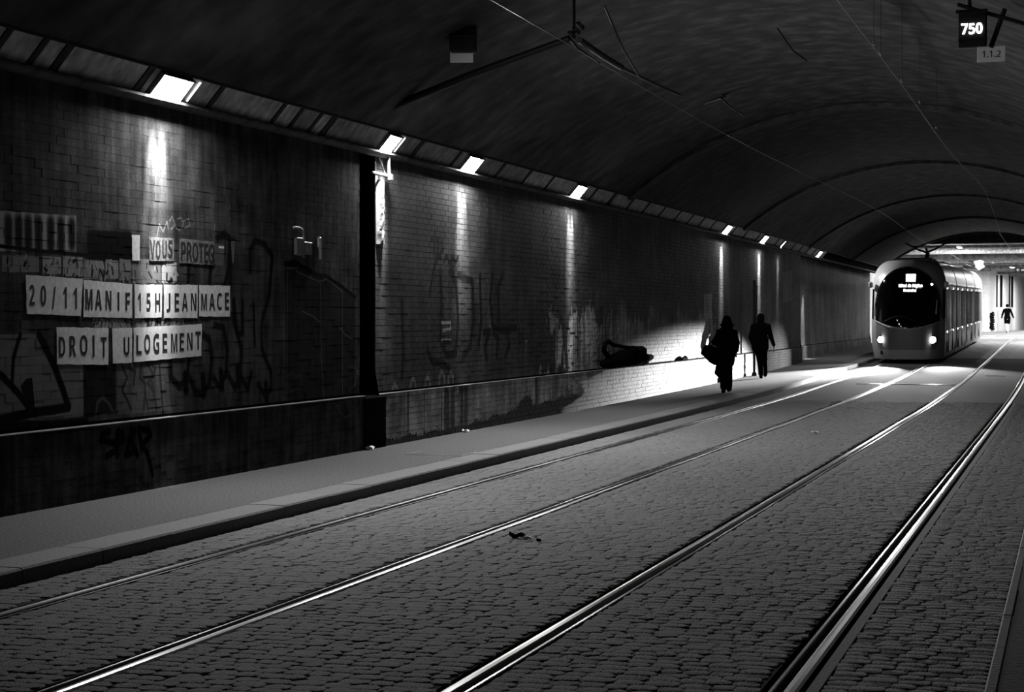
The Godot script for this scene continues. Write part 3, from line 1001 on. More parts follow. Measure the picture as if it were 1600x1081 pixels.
func build_band() -> void:
	var t := structure("trim_1", "sloping band of panels between brick wall and vault", "panel band")
	var cor := MB.new()
	strip(cor, [Vector2(WALL - 0.3, BAND_Y + 0.06), Vector2(WALL + 0.02, BAND_Y + 0.02), Vector2(WALL + 0.095, BAND_Y + 0.005), Vector2(WALL + 0.095, BAND_Y - 0.02), Vector2(WALL + 0.05, BAND_Y - 0.05), Vector2(WALL - 0.02, BAND_Y - 0.06)], steps(-8.0, MOUTH, 2.0), false)
	obj("cornice", cor, M.cornice, t)
	var bk := MB.new()
	strip(bk, [Vector2(BAND_TOP.x - 0.05, BAND_TOP.y + 0.08), Vector2(WALL - 0.10, BAND_Y + 0.06)], steps(-8.0, MOUTH, 2.0), false)
	obj("backing", bk, M.soot_shade, t)
	var top := MB.new()
	strip(top, [Vector2(BAND_TOP.x - 0.3, BAND_TOP.y + 0.12), Vector2(BAND_TOP.x + 0.02, BAND_TOP.y + 0.05), Vector2(BAND_TOP.x + 0.02, BAND_TOP.y - 0.01), Vector2(BAND_TOP.x - 0.04, BAND_TOP.y - 0.01)], steps(-8.0, MOUTH, 2.0), false)
	obj("upper_rail", top, M.divider, t)
	# [left pixel, right pixel, tone] of every panel's lower edge
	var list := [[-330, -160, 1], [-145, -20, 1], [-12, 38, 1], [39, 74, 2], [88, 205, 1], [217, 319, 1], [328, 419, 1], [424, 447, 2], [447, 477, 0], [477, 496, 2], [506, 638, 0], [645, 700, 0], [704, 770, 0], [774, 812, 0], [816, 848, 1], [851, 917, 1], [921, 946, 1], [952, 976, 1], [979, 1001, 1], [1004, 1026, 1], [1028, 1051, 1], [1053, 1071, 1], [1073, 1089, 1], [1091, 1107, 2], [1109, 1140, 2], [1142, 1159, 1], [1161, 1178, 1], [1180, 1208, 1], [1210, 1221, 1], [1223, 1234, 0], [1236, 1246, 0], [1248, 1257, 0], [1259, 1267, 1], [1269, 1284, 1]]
	var holes := {265: 0, 607: 1, 735: 2, 902: 3, 1135: 4, 1193: 5, 1222: 6, 1279: 7}
	var lamps := []
	for u in holes:
		# a lamp's pixel is the middle of its slope: go down the slope to find its place
		var lo := 5.0
		var hi := 84.0
		for k in 40:
			var m := (lo + hi) / 2.0
			if pixel(band_point(m, 0.5)).x < u: lo = m
			else: hi = m
		lamps.append([lo, 0.30 if u < 1000 else 0.34])
	lamps[1][1] = 0.2
	lamps[6][1] = 0.09
	for q in list:
		var s0 := band_s(q[0]) if q[0] > -200 else -1.0
		var s1 := band_s(q[1])
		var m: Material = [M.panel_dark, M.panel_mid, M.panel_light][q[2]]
		var cuts := [s0]
		for l in lamps:
			if l[0] + l[1] > s0 and l[0] - l[1] < s1:
				cuts.append(maxf(s0, l[0] - l[1] - 0.02))
				cuts.append(minf(s1, l[0] + l[1] + 0.02))
		cuts.append(s1)
		for k in cuts.size() / 2:
			if cuts[k * 2 + 1] - cuts[k * 2] > 0.02:
				var mb := MB.new()
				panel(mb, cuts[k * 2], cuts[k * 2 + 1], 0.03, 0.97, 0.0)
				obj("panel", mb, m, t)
		var dv := MB.new()
		panel(dv, s1 + 0.005, s1 + 0.085, 0.0, 1.0, 0.012)
		obj("divider", dv, M.divider, t)
	for k in lamps.size():
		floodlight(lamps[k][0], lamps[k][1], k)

func floodlight(s: float, half: float, k: int) -> void:
	var label: String = ["large bright floodlight in the panel band above the slogan sheets", "bright floodlight in the panel band over the black wall recess", "bright floodlight in the panel band just past the wall recess", "bright floodlight in the panel band over the bag on the ledge", "first of two distant floodlights side by side above the walking woman", "distant floodlight in the panel band above the black pole", "tiny floodlight in the panel band past the black pole", "farthest floodlight in the panel band where the brick wall steps back"][k]
	var o := thing("wall_floodlight", label, "floodlight", band_point(s, 0.5), "floodlights in the panel band")
	var h := heading(s)
	var along := Vector3(-sin(h), 0, -cos(h))
	var up := (band_point(s, 1.0) - band_point(s, 0.0)).normalized()
	var out := along.cross(up).normalized()
	if out.y > 0.0: out = -out
	var half_f := 0.115
	var fbeam := out.rotated(along, -0.15)
	if fbeam.y > out.y: fbeam = out.rotated(along, 0.15)
	var x := Transform3D(Basis(along, up, along.cross(up)), Vector3.ZERO)
	var body := MB.new()
	body.xbox(Transform3D(x.basis, -out * 0.07), Vector3(half, half_f + 0.015, 0.03), 0.008)
	obj("housing", body, M.black_steel, o)
	for e in 2:
		var fin := MB.new()
		fin.xbox(Transform3D(x.basis, along * (half - 0.008) * (1.0 if e == 0 else -1.0) + out * 0.0), Vector3(0.006, half_f + 0.01, 0.045), 0.002)
		obj("side_reflector", fin, M.galv, o)
	var lip := MB.new()
	lip.xbox(Transform3D(x.basis, -up * (half_f + 0.005)), Vector3(half, 0.006, 0.05), 0.002)
	obj("lower_lip", lip, M.galv, o)
	var hood := MB.new()
	hood.xbox(Transform3D(x.basis, up * (half_f + 0.008) + out * 0.01), Vector3(half, 0.006, 0.05), 0.002)
	obj("hood", hood, M.black_steel, o)
	var lens := MB.new()
	var face := Basis(along, fbeam.cross(along), -fbeam)
	lens.xbox(Transform3D(x.basis, -out * 0.012), Vector3(half * 0.86, half_f * 0.95, 0.006), 0.002)
	obj("lamp_glass", lens, M.lamp_glow, o)
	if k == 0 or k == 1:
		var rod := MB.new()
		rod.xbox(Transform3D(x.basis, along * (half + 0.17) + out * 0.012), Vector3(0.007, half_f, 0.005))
		obj("edge_glint", rod, glow(3.0), o)  # glowing strip stands in for the glint on the glass edge
	var l := AreaLight3D.new()
	l.name = "lamp_light"
	l.area_size = Vector2(half * 1.6, half_f * 1.8)
	l.light_energy = LAMP_ENERGY[k]
	l.shadow_enabled = true
	l.area_range = 120.0
	o.add_child(l, true)
	l.transform = Transform3D(face, out * 0.022)
	# added pair of narrow spots that draw the light shaft on the wall
	for e in [-1.0, 1.0]:
		var w := SpotLight3D.new()
		w.name = "added_wall_beam"
		w.light_energy = WASH_ENERGY * (0.15 if k == 6 else 1.0)
		w.light_size = 0.05
		w.spot_range = 60.0
		w.spot_attenuation = 2.0
		w.spot_angle = 12.5
		w.spot_angle_attenuation = 1.0
		w.shadow_enabled = true
		o.add_child(w, true)
		var down := Vector3(-sin(deg_to_rad(12.0)), -cos(deg_to_rad(12.0)), 0.0)
		w.position = along * 0.09 * e - up * 0.06 + out * 0.09
		w.basis = Basis(along, along.cross(down), -down).orthonormalized()

# ---------------------------------------------------------------- overhead line and its hangings
func wire(called: String, label: String, pts: Array, r: float, m: Material) -> void:
	var mb := MB.new()
	mb.tube(pts, r, r, 6)
	tag(obj(called, mb, m), label, "wire")

func build_overhead() -> void:
	var left := []
	var right := []
	for s in steps(6.0, 110.0, 2.0):
		left.append(P(-5.16 + 0.12 * sin(s * 0.16), 4.60, s))
	for s in steps(4.0, 49.0, 1.5):
		right.append(P(-1.985 + 0.05 * sin(s * 0.2), 4.50 + 0.05 * sin(s * 0.35), s))
	right.append(P(-1.96, 4.12, 51.5))
	for s in steps(53.0, 110.0, 3.0): right.append(P(-1.985, 4.10, s))
	wire("contact_wire", "thin copper contact wire hanging over the tram's track", left, 0.006, M.wire)
	wire("contact_wire", "thin glinting contact wire over the empty track with a kink near the tram", right, 0.006, M.wire)
	# cantilever arms that carry the wires from the vault
	var arms := [[[600, 172], [890, 60], 20.4, 19.8, "dark steel arm holding the left wire near the dead signal box", 0.05], [[958, 214], [1128, 153], 30.5, 30.2, "dark steel arm holding the left wire farther down the vault", 0.035]]
	for a in arms:
		var p := EYE + ray(a[0][0], a[0][1]) * ((BAND_TOP.x + 0.12) / ray(a[0][0], a[0][1]).x)
		var q := EYE + ray(a[1][0], a[1][1]) * (-5.5 / ray(a[1][0], a[1][1]).x)
		var t := thing("wire_support", a[4], "wire support", p, "arms of the overhead line")
		var mb := MB.new()
		var mid := (p + q) / 2.0 + Vector3(0, 0.02, 0)
		mb.tube([Vector3.ZERO, mid - p, q - p], a[5], a[5] * 0.8, 8)
		obj("arm_tube", mb, M.black_steel, t)
		mb = MB.new()
		mb.xbox(Transform3D(Basis(), Vector3(-0.06, 0, 0)), Vector3(0.06, 0.10, 0.07), 0.01)
		obj("wall_bracket", mb, M.black_steel, t)
		mb = MB.new()
		mb.tube([q - p, q - p + Vector3(0.1, -0.12, 0.0), q - p + Vector3(0.36, -0.30, 0.0)], 0.018, 0.012, 6)
		obj("steady_arm", mb, M.black_steel, t)
		mb = MB.new()
		for k in 3: mb.tube([q - p + Vector3(0.02 + k * 0.05, 0.03 + 0.05 * k, 0), q - p + Vector3(0.045 + k * 0.05, 0.055 + 0.05 * k, 0)], a[5] * 1.3, a[5], 10)
		obj("insulator", mb, M.black_steel, t)
		mb = MB.new()
		var hx: float = q.x + 0.05
		mb.tube([q - p + Vector3(0.05, 0.05, 0), Vector3(hx, vault_y(hx), q.z) - p], 0.02, 0.02, 6)
		obj("hanger_rod", mb, M.black_steel, t)
	# cluster of feeders beside the left wire
	for f in [[[905, 62], [972, 106], 0.035, "thick feeder clamp lying along the left wire"], [[974, 107], [1062, 148], 0.018, "feeder cable running on from the thick clamp"]]:
		var p := EYE + ray(f[0][0], f[0][1]) * (-5.05 / ray(f[0][0], f[0][1]).x)
		var q := EYE + ray(f[1][0], f[1][1]) * (-5.05 / ray(f[1][0], f[1][1]).x)
		wire("feeder", f[3], [p, (p + q) / 2.0 + Vector3(0, -0.01, 0), q], f[2], M.black_steel)
	# span wires from the vault to the feeders
	for f in [[[945, 10], [998, 118], "slack span wire dropping from the vault to the left feeder"], [[1215, 45], [1260, 95], "slack span wire on the crown of the vault"]]:
		var p := EYE + ray(f[0][0], f[0][1]) * (-4.6 / ray(f[0][0], f[0][1]).x)
		var q := EYE + ray(f[1][0], f[1][1]) * (-4.9 / ray(f[1][0], f[1][1]).x)
		if f[0][0] > 1000:
			p = EYE + ray(1215, 45) * (-3.4 / ray(1215, 45).x)
			q = EYE + ray(1260, 95) * (-3.3 / ray(1260, 95).x)
		p.y = minf(p.y, vault_y(p.x) - 0.03)
		q.y = minf(q.y, vault_y(q.x) - 0.03)
		wire("span_wire", f[2], [p, (p + q) / 2.0 + Vector3(0, -0.06, 0), q], 0.012, M.black_steel)
	# clips on the right wire
	for u in [[1365, 68], [1376, 84], [1409, 126], [1437, 160], [1463, 200]]:
		var p := EYE + ray(u[0], u[1]) * (-1.99 / ray(u[0], u[1]).x)
		var c := thing("wire_clip", "small bright clamp on the right contact wire", "clamp", p, "clamps on the right wire")
		var mb := MB.new()
		mb.xbox(Transform3D(Basis(), Vector3.ZERO), Vector3(0.008, 0.016, 0.06), 0.005)
		obj("jaw", mb, M.galv, c)
		mb = MB.new()
		mb.tube([Vector3(0, 0.02, 0), Vector3(0, vault_y(p.x) - p.y, 0)], 0.003, 0.003, 5)
		obj("dropper", mb, M.black_steel, c)

func lettering(txt: String, height: float, depth: float, m: Material, parent: Node, at: Transform3D, bold := false, width := 0.0, called := "lettering") -> MeshInstance3D:
	var t := TextMesh.new()
	var f := SystemFont.new()
	f.font_names = PackedStringArray(["Droid Sans"])
	f.font_weight = 700 if bold else 400
	t.font = f
	t.text = txt
	t.font_size = 64
	t.pixel_size = 0.01
	t.depth = 0.1
	var box := t.get_aabb()
	var o := MeshInstance3D.new()
	o.mesh = t
	o.material_override = m
	o.name = called
	parent.add_child(o, true)
	var ky := height / box.size.y
	var kx := width / box.size.x if width > 0.0 else ky
	var c := box.get_center()
	o.transform = at * Transform3D(Basis().scaled(Vector3(kx, ky, depth / 0.1)), Vector3(-c.x * kx, -c.y * ky, 0))
	return o

func build_signs() -> void:
	# lit number box and its small plate, hanging from the vault on the right
	var d := ray(1519, 46)
	var p := EYE + d * (19.5 / -d.z)
	var face := Basis(Vector3.UP, atan2(-p.x, -p.z) * 0.35)
	var o := thing("lit_number_sign", "small black box with lit number 750 hanging from the vault", "sign", p)
	o.basis = face
	var mb := MB.new()
	mb.xbox(Transform3D(), Vector3(0.15, 0.19, 0.09), 0.015)
	obj("sign_case", mb, M.black_steel, o)
	mb = MB.new()
	mb.poly([Vector3(-0.16, 0.19, 0.08), Vector3(0.16, 0.19, 0.08), Vector3(0.16, 0.14, 0.2), Vector3(-0.16, 0.14, 0.2)], Vector3(0, 0.008, 0.003))
	obj("hood", mb, M.black_steel, o)
	lettering("750", 0.115, 0.006, glow(7.0), o, Transform3D(Basis(), Vector3(0.0, -0.005, 0.097)), true, 0.215, "lit_digits")
	mb = MB.new()
	mb.tube([Vector3(-0.02, 0.18, 0), Vector3(-0.05, vault_y(p.x) - p.y + 0.02, 0)], 0.025, 0.025, 8)
	obj("hanger", mb, M.black_steel, o)
	mb = MB.new()
	mb.tube([Vector3(-0.15, vault_y(p.x) - p.y - 0.14, 0.02), Vector3(0.55, vault_y(p.x) - p.y - 0.38, 0.02)], 0.022, 0.022, 8)
	obj("cross_bar", mb, M.black_steel, o)
	mb = MB.new()
	mb.tube([Vector3(0.33, 0.20, 0.0), Vector3(0.19, -0.20, 0.0)], 0.026, 0.026, 8)
	obj("stay", mb, M.black_steel, o)
	var d2 := ray(1549, 84.5)
	var p2 := EYE + d2 * (19.5 / -d2.z)
	var o2 := thing("number_plate", "small grey plate reading 1.1.2 below the lit number box", "sign", p2)
	o2.basis = face
	mb = MB.new()
	mb.xbox(Transform3D(), Vector3(0.143, 0.082, 0.006), 0.003)
	obj("plate", mb, M.sign_plate, o2)
	mb = MB.new()
	mb.xbox(Transform3D(Basis(), Vector3(-0.2, 0.075, -0.012)), Vector3(0.19, 0.007, 0.008), 0.002)
	obj("holder_bar", mb, M.galv, o2)
	mb = MB.new()
	mb.tube([Vector3(-0.22, 0.08, -0.012), Vector3(-0.22, 0.085, -0.012)], 0.012, 0.012, 6)
	obj("holder_post", mb, M.black_steel, o2)
	lettering("1.1.2", 0.068, 0.003, M.ink, o2, Transform3D(Basis(), Vector3(0.0, 0.0, 0.007)), false, 0.185)
	# unlit signal box on the left, with a blank plate
	d = ray(724, 54)
	p = EYE + d * (19.2 / -d.z)
	o = thing("signal_box", "unlit black signal box hanging from the vault on the left", "signal", p)
	o.basis = Basis(Vector3.UP, 0.25)
	mb = MB.new()
	mb.xbox(Transform3D(), Vector3(0.15, 0.21, 0.10), 0.02)
	obj("case", mb, M.rubber, o)
	mb = MB.new()
	mb.poly([Vector3(-0.15, 0.0, 0.09), Vector3(0.15, 0.0, 0.09), Vector3(0.15, -0.05, 0.2), Vector3(-0.15, -0.05, 0.2)], Vector3(0, 0.01, 0.004))
	obj("visor", mb, M.rubber, o)
	mb = MB.new()
	mb.tube([Vector3(0, 0.2, 0), Vector3(0, vault_y(p.x) - p.y + 0.02, 0)], 0.03, 0.03, 8)
	obj("hanger", mb, M.rubber, o)
	mb = MB.new()
	mb.xbox(Transform3D(Basis(), Vector3(-0.02, -0.255, 0.0)), Vector3(0.13, 0.06, 0.005), 0.002)
	var bp := obj("blank_plate", mb, M.sign_plate, o)
	bp.set_meta("label", "blank grey plate under the signal box")

# ---------------------------------------------------------------- sheets of the slogan
func build_sheets() -> void:
	# [corner pixels from the upper left clockwise, label, letters as [character, x, width, top, bottom] in crop pixels (x4 from 0, 300)]
	var sheets := [
		[[[41, 429], [130, 435.5], [127, 494], [42.5, 490]], "white paper sheet lettered 20/11 at the start of the slogan", [["2", 203, 32, 578, 708], ["0", 273, 34, 583, 712], ["/", 340, 22, 590, 728], ["1", 408, 22, 592, 725], ["1", 472, 22, 597, 728]]],
		[[[132, 437], [207, 444], [207, 497], [131, 495]], "white paper sheet lettered MANIF in the middle row", [["M", 558, 45, 605, 735], ["A", 617, 42, 610, 737], ["N", 680, 36, 615, 738], ["l", 742, 12, 625, 740], ["F", 800, 28, 628, 740]]],
		[[[211, 444], [254, 445], [253, 496], [211, 497]], "white paper sheet lettered 15H in the middle row", [["1", 872, 20, 632, 745], ["5", 930, 26, 632, 745], ["H", 987, 32, 632, 745]]],
		[[[257, 445], [309.5, 445], [309, 497], [257, 497]], "white paper sheet lettered JEAN in the middle row", [["J", 1055, 24, 632, 747], ["E", 1107, 28, 632, 745], ["A", 1157, 36, 632, 743], ["N", 1212, 34, 632, 742]]],
		[[[312, 445], [360, 446.5], [360, 494.5], [312, 494.5]], "white paper sheet lettered MACE at the end of the middle row", [["M", 1277, 36, 635, 738], ["A", 1327, 36, 634, 738], ["C", 1373, 30, 630, 738], ["E", 1420, 26, 628, 735]]],
		[[[89.5, 511], [170, 512.5], [170, 570], [89.5, 569]], "white paper sheet lettered DROIT in the lower row", [["D", 390, 40, 905, 1030], ["R", 457, 40, 900, 1025], ["O", 525, 48, 895, 1020], ["l", 587, 12, 895, 1028], ["T", 650, 36, 908, 1030]]],
		[[[176, 512.5], [207, 512], [207, 567], [177, 568]], "torn narrow white sheet lettered U in the lower row", [["U", 793, 36, 908, 1020]]],
		[[[209.5, 512], [316, 506], [315, 556], [209.5, 566]], "long white paper sheet lettered LOGEMENT in the lower row", [["L", 870, 34, 895, 1012], ["O", 922, 38, 890, 1008], ["G", 978, 38, 885, 1005], ["E", 1032, 30, 885, 1000], ["M", 1090, 40, 885, 1000], ["E", 1138, 28, 882, 993], ["N", 1188, 34, 880, 985], ["T", 1240, 34, 872, 980]]],
		[[[234, 370], [272.5, 372], [272.5, 407.5], [234, 407.5]], "grimy paper sheet lettered VOUS in the upper row", [["V", 955, 32, 298, 418], ["O", 990, 30, 302, 420], ["U", 1030, 28, 300, 415], ["S", 1067, 28, 298, 410]]],
		[[[281, 372.5], [334, 377.5], [334, 414], [281, 411]], "grimy paper sheet lettered PROTEG in the upper row", [["P", 1148, 30, 310, 430], ["R", 1185, 34, 312, 432], ["O", 1222, 36, 315, 435], ["T", 1258, 30, 318, 440], ["E", 1290, 26, 322, 445], ["G", 1320, 32, 325, 448]]],
		[[[207, 367], [219, 367], [219, 407], [207, 407]], "small blank scrap of white paper beside the black blot", []]]
	rng.seed = 31
	for k in sheets.size():
		var q: Array = sheets[k][0]
		var c := []
		for e in 4: c.append(on_wall(q[e][0], q[e][1], WALL))
		var o := thing("paper_sheet", sheets[k][1], "paper", P(WALL, c[0].y, c[0].x), "pasted slogan sheets")
		# a sheet with a slightly ragged, wavy outline, pasted on the bricks
		var rows := []
		for r in 9:
			var row := []
			for e in 17:
				var fx := e / 16.0
				var fy := r / 8.0
				var sy: Vector2 = c[0].lerp(c[1], fx).lerp(c[3].lerp(c[2], fx), fy)
				if r == 0 or r == 8: sy.y += rng.randf_range(-0.003, 0.003)
				if e == 0 or e == 16: sy.x += rng.randf_range(-0.003, 0.003)
				var lift := -0.0035 + 0.0002 * sin(sy.x * 21.0) + 0.0002 * sin(sy.y * 37.0)
				row.append(P(WALL + lift, sy.y, sy.x) - o.position)
			rows.append(row)
		rows.reverse()
		var mb := MB.new()
		mb.grid(rows)
		var thick := []
		for row in rows:
			var r2 := []
			for p in row: r2.append(p + Vector3(-0.0025, 0, 0))
			thick.append(r2)
		mb.grid(thick, true)
		obj("paper", mb, M.paper_old if k in [8, 9] else M.paper, o)
		var face := Basis(Vector3(0, 0, -1), Vector3.UP, Vector3(1, 0, 0))
		for l in sheets[k][2]:
			var a := on_wall((l[1] - l[2] / 2.0) / 4.0, 300 + l[3] / 4.0, WALL)
			var b := on_wall((l[1] + l[2] / 2.0) / 4.0, 300 + l[4] / 4.0, WALL)
			lettering(l[0], a.y - b.y, 0.0006, M.ink, o, Transform3D(face, P(WALL - 0.0027, (a.y + b.y) / 2.0, (a.x + b.x) / 2.0) - o.position), true, b.x - a.x, "letter")

# ---------------------------------------------------------------- small things on and by the wall
func build_wall_things() -> void:
	# bent conduit and box on the wall near the recess
	var a := on_wall(468, 380, WALL)
	var o := thing("wall_conduit", "small bent metal conduit with a box fixed high on the dark wall", "conduit", P(WALL, a.y, a.x))
	var mb := MB.new()
	mb.tube([Vector3(0.03, 0.17, 0.22), Vector3(0.03, 0.17, 0.06), Vector3(0.03, 0.15, 0.0), Vector3(0.03, 0.09, -0.03), Vector3(0.03, -0.16, -0.03)], 0.014, 0.014, 8)
	obj("bent_pipe", mb, M.galv, o)
	mb = MB.new()
	mb.box(Vector3(0.0, -0.14, 0.02), Vector3(0.05, 0.06, 0.16), 0.008)
	obj("junction_box", mb, M.steel, o)
	mb = MB.new()
	mb.box(Vector3(0.0, -0.12, -0.28), Vector3(0.03, 0.02, -0.08), 0.006)
	obj("cover_plate", mb, M.steel, o)
	a = on_wall(497, 388, WALL)
	mb = MB.new()
	mb.box(Vector3(0.0, -0.13, -0.03), Vector3(0.035, 0.13, 0.03), 0.008)
	var st := obj("wall_strip", mb, M.galv)
	st.position = P(WALL, a.y, a.x)
	tag(st, "short upright metal strip on the wall beside the bent conduit", "strip")
	# bracket and ragged cable cover under the floodlight at the recess
	a = on_wall(601, 262, WALL)
	o = thing("cable_bracket", "lit metal bracket with a short pipe under the floodlight at the recess", "bracket", P(WALL, a.y, a.x))
	mb = MB.new()
	mb.tube([Vector3(0.05, 0.16, 0.0), Vector3(0.05, -0.12, -0.02)], 0.022, 0.022, 10)
	obj("drop_pipe", mb, M.galv, o)
	mb = MB.new()
	mb.xbox(Transform3D(Basis(), Vector3(0.05, -0.10, 0.25)), Vector3(0.012, 0.014, 0.28), 0.003)
	obj("cross_arm", mb, M.galv, o)
	mb = MB.new()
	mb.tube([Vector3(0.05, 0.10, 0.30), Vector3(0.05, -0.09, 0.12)], 0.009, 0.009, 6)
	obj("strut", mb, M.galv, o)
	mb = MB.new()
	mb.tube([Vector3(0.05, 0.04, 0.44), Vector3(0.05, -0.10, 0.44)], 0.008, 0.008, 6)
	obj("pin", mb, M.galv, o)
	mb = MB.new()
	mb.xbox(Transform3D(Basis(), Vector3(0.06, -0.12, -0.03)), Vector3(0.03, 0.04, 0.05), 0.01)
	obj("clamp", mb, M.galv, o)
	mb = MB.new()
	rng.seed = 12
	var rows := []
	var top := on_wall(597, 282, WALL)
	var bot := on_wall(597, 382, WALL)
	for r in 22:
		var row := []
		for e in 7:
			var f := e / 6.0
			row.append(P(WALL + 0.004 + 0.05 * sin(f * PI) + rng.randf_range(-0.012, 0.012) * sin(f * PI), lerpf(bot.y, top.y, r / 21.0), lerpf(RECESS1 + 0.01, RECESS1 + 0.25, f) + (rng.randf_range(-0.02, 0.02) if e == 6 else 0.0)))
		rows.append(row)
	mb.grid(rows)
	tag(obj("cable_cover", mb, M.kerbstone), "ragged plaster cable cover on the edge of the black recess", "cable cover")
	# the black bag lying on the ledge
	var s0 := on_wall(926, 570, WALL).x
	var s1 := on_wall(1013, 566, WALL).x
	o = thing("duffel_bag", "black duffel bag lying on the wall ledge behind the woman", "bag", P(WALL + 0.02, LEDGE_Y + 0.02, (s0 + s1) / 2.0))
	var le := (s1 - s0) / 2.0
	mb = MB.new()
	nets(mb, [[Vector3(0.14, 0.11, le * 0.72), Vector3(0.14, 0.12, -le * 0.5), 0.11, 0.12], [Vector3(0.14, 0.16, le * 0.6), Vector3(0.14, 0.26, -le * 0.1), 0.10, 0.12], [Vector3(0.14, 0.26, -le * 0.1), Vector3(0.14, 0.27, -le * 0.42), 0.12, 0.11], [Vector3(0.14, 0.12, le * 0.6), Vector3(0.13, 0.10, le * 0.9), 0.10, 0.08], [Vector3(0.14, 0.12, -le * 0.4), Vector3(0.13, 0.14, -le * 0.82), 0.11, 0.06]], 0.03, 0.06)
	obj("bag_body", mb, M.leather, o)
	mb = MB.new()
	mb.tube([Vector3(0.13, 0.22, le * 0.75), Vector3(0.13, 0.34, le * 0.90), Vector3(0.13, 0.46, le * 0.86), Vector3(0.13, 0.50, le * 0.74), Vector3(0.13, 0.44, le * 0.62), Vector3(0.13, 0.38, le * 0.2), Vector3(0.13, 0.36, -le * 0.05)], 0.05, 0.03, 8)
	obj("strap", mb, M.leather, o)
	a = on_wall(1065, 560, WALL)
	o = thing("rag", "small crumpled black rag on the wall ledge past the duffel bag", "rag", P(WALL + 0.02, LEDGE_Y + 0.012, a.x))
	mb = MB.new()
	nets(mb, [[Vector3(0.04, 0.03, 0.25), Vector3(0.04, 0.05, -0.1), 0.03, 0.05], [Vector3(0.04, 0.05, -0.1), Vector3(0.04, 0.02, -0.35), 0.04, 0.025]], 0.015, 0.03)
	obj("cloth", mb, M.leather, o)
	# black pole against the wall
	var foot := on_wall(1178.5, 589, -8.08)
	var ft := ground(foot.x) + KH
	var tp := on_wall(1177.5, 439, -8.08)
	o = thing("pole", "thin black pole standing against the wall behind the man", "pole", P(-8.08, ft, foot.x))
	mb = MB.new()
	mb.tube([Vector3.ZERO, Vector3(0, tp.y - ft, 0)], 0.036, 0.036, 12)
	obj("shaft", mb, M.rubber, o)
	mb = MB.new()
	mb.tube([Vector3.ZERO, Vector3(0, 0.09, 0)], 0.075, 0.06, 14)
	obj("base_collar", mb, M.rubber, o)
	mb = MB.new()
	mb.tube([Vector3(0, tp.y - ft - 0.005, 0), Vector3(0, tp.y - ft + 0.02, 0)], 0.042, 0.03, 12)
	obj("cap", mb, M.rubber, o)
	mb = MB.new()
	mb.tube([Vector3(0.07, tp.y - ft - 0.12, 0.0), Vector3(0.05, (tp.y - ft) * 0.55, 0)], 0.014, 0.014, 6)
	obj("cable", mb, M.rubber, o)
	# litter
	var bits := [[808, 841, "dry_leaf", "curled dark dry leaf on the setts between the tram rails", 0.065, M.leather], [824, 843, "paper_scrap", "folded white paper scrap lying beside the dark leaf", 0.035, M.paper], [842, 845.5, "pebble", "small dark pebble beside the white scrap on the setts", 0.025, M.leather], [575, 702.5, "paper_scrap", "white scrap on the pavement at the foot of the recess", 0.07, M.paper], [676, 741, "pebble", "small pale stone in the gutter below the left kerb", 0.03, M.paper], [711, 734, "pebble", "tiny pale stone in the gutter further along the kerb", 0.02, M.paper], [138, 868, "pebble", "small grey stone in the gutter near the slogan wall", 0.035, M.panel_mid], [1273, 677.5, "paper_scrap", "tiny white scrap between the rails ahead of the tram", 0.05, M.paper], [727, 675, "paper_scrap", "small white scrap at the foot of the brick wall", 0.05, M.paper]]
	for b in bits:
		var on_walk: bool = b[1] < 705 and b[0] < 800
		var g := on_ground(b[0], b[1], KH if on_walk else 0.0)
		o = thing(b[2], b[3], ["leaf", "litter", "stone"][["dry_leaf", "paper_scrap", "pebble"].find(b[2])], P(g.x, ground(g.y) + (KH if on_walk else 0.0), g.y))
		mb = MB.new()
		var r: float = b[4]
		if b[2] == "pebble":
			nets(mb, [[Vector3(-r * 0.4, r * 0.45, 0), Vector3(r * 0.4, r * 0.4, r * 0.1), r * 0.5, r * 0.42]], r * 0.2, r * 0.2)
			obj("stone", mb, b[5], o)
		else:
			var sheet := []
			for e in 9:
				var row := []
				for k in 9:
					var fx := k / 8.0 - 0.5
					var fy := e / 8.0 - 0.5
					var wd := (1.0 - 1.7 * absf(fx)) if b[2] == "dry_leaf" else 1.0
					row.append(Vector3(fx * r * 2.0, 0.006 + r * (0.9 * absf(fy) + 0.5 * fx * fx + 0.15 * sin(fx * 9.0)), -fy * r * 1.4 * wd))
				sheet.append(row)
			mb.grid(sheet)
			for row in sheet:
				for k in row.size(): row[k] += Vector3(0, -0.003, 0)
			mb.grid(sheet, true)
			obj("blade" if b[2] == "dry_leaf" else "sheet", mb, b[5], o)
			if b[2] == "dry_leaf":
				mb = MB.new()
				mb.tube([Vector3(-r, 0.03, 0), Vector3(-r * 1.5, 0.015, 0.02), Vector3(-r * 1.9, 0.006, 0.01)], 0.004, 0.002, 5)
				obj("stalk", mb, b[5], o)

# ---------------------------------------------------------------- people
func hand(bones: Array, wrist: Vector3, dir: Vector3, side: Vector3) -> void:
	var nrm := dir.cross(side).normalized()
	var palm := wrist + dir * 0.085
	bones.append([wrist, palm - dir * 0.02, 0.022, 0.026])
	for k in 4:
		var root: Vector3 = palm + side * (k - 1.5) * 0.019
		var l: float = [0.062, 0.072, 0.068, 0.052][k]
		bones.append([wrist + side * (k - 1.5) * 0.008 + dir * 0.03, root, 0.014, 0.012])
		bones.append([root, root + dir * l * 0.55 + nrm * 0.006, 0.0095, 0.009])
		bones.append([root + dir * l * 0.55 + nrm * 0.006, root + dir * l * 0.95 + nrm * 0.025, 0.009, 0.008])
	var th := wrist + dir * 0.03 - side * 0.03
	bones.append([wrist + dir * 0.012 - side * 0.012, th, 0.014, 0.013])
	bones.append([th, th + dir * 0.045 - side * 0.016 + nrm * 0.012, 0.0115, 0.0095])

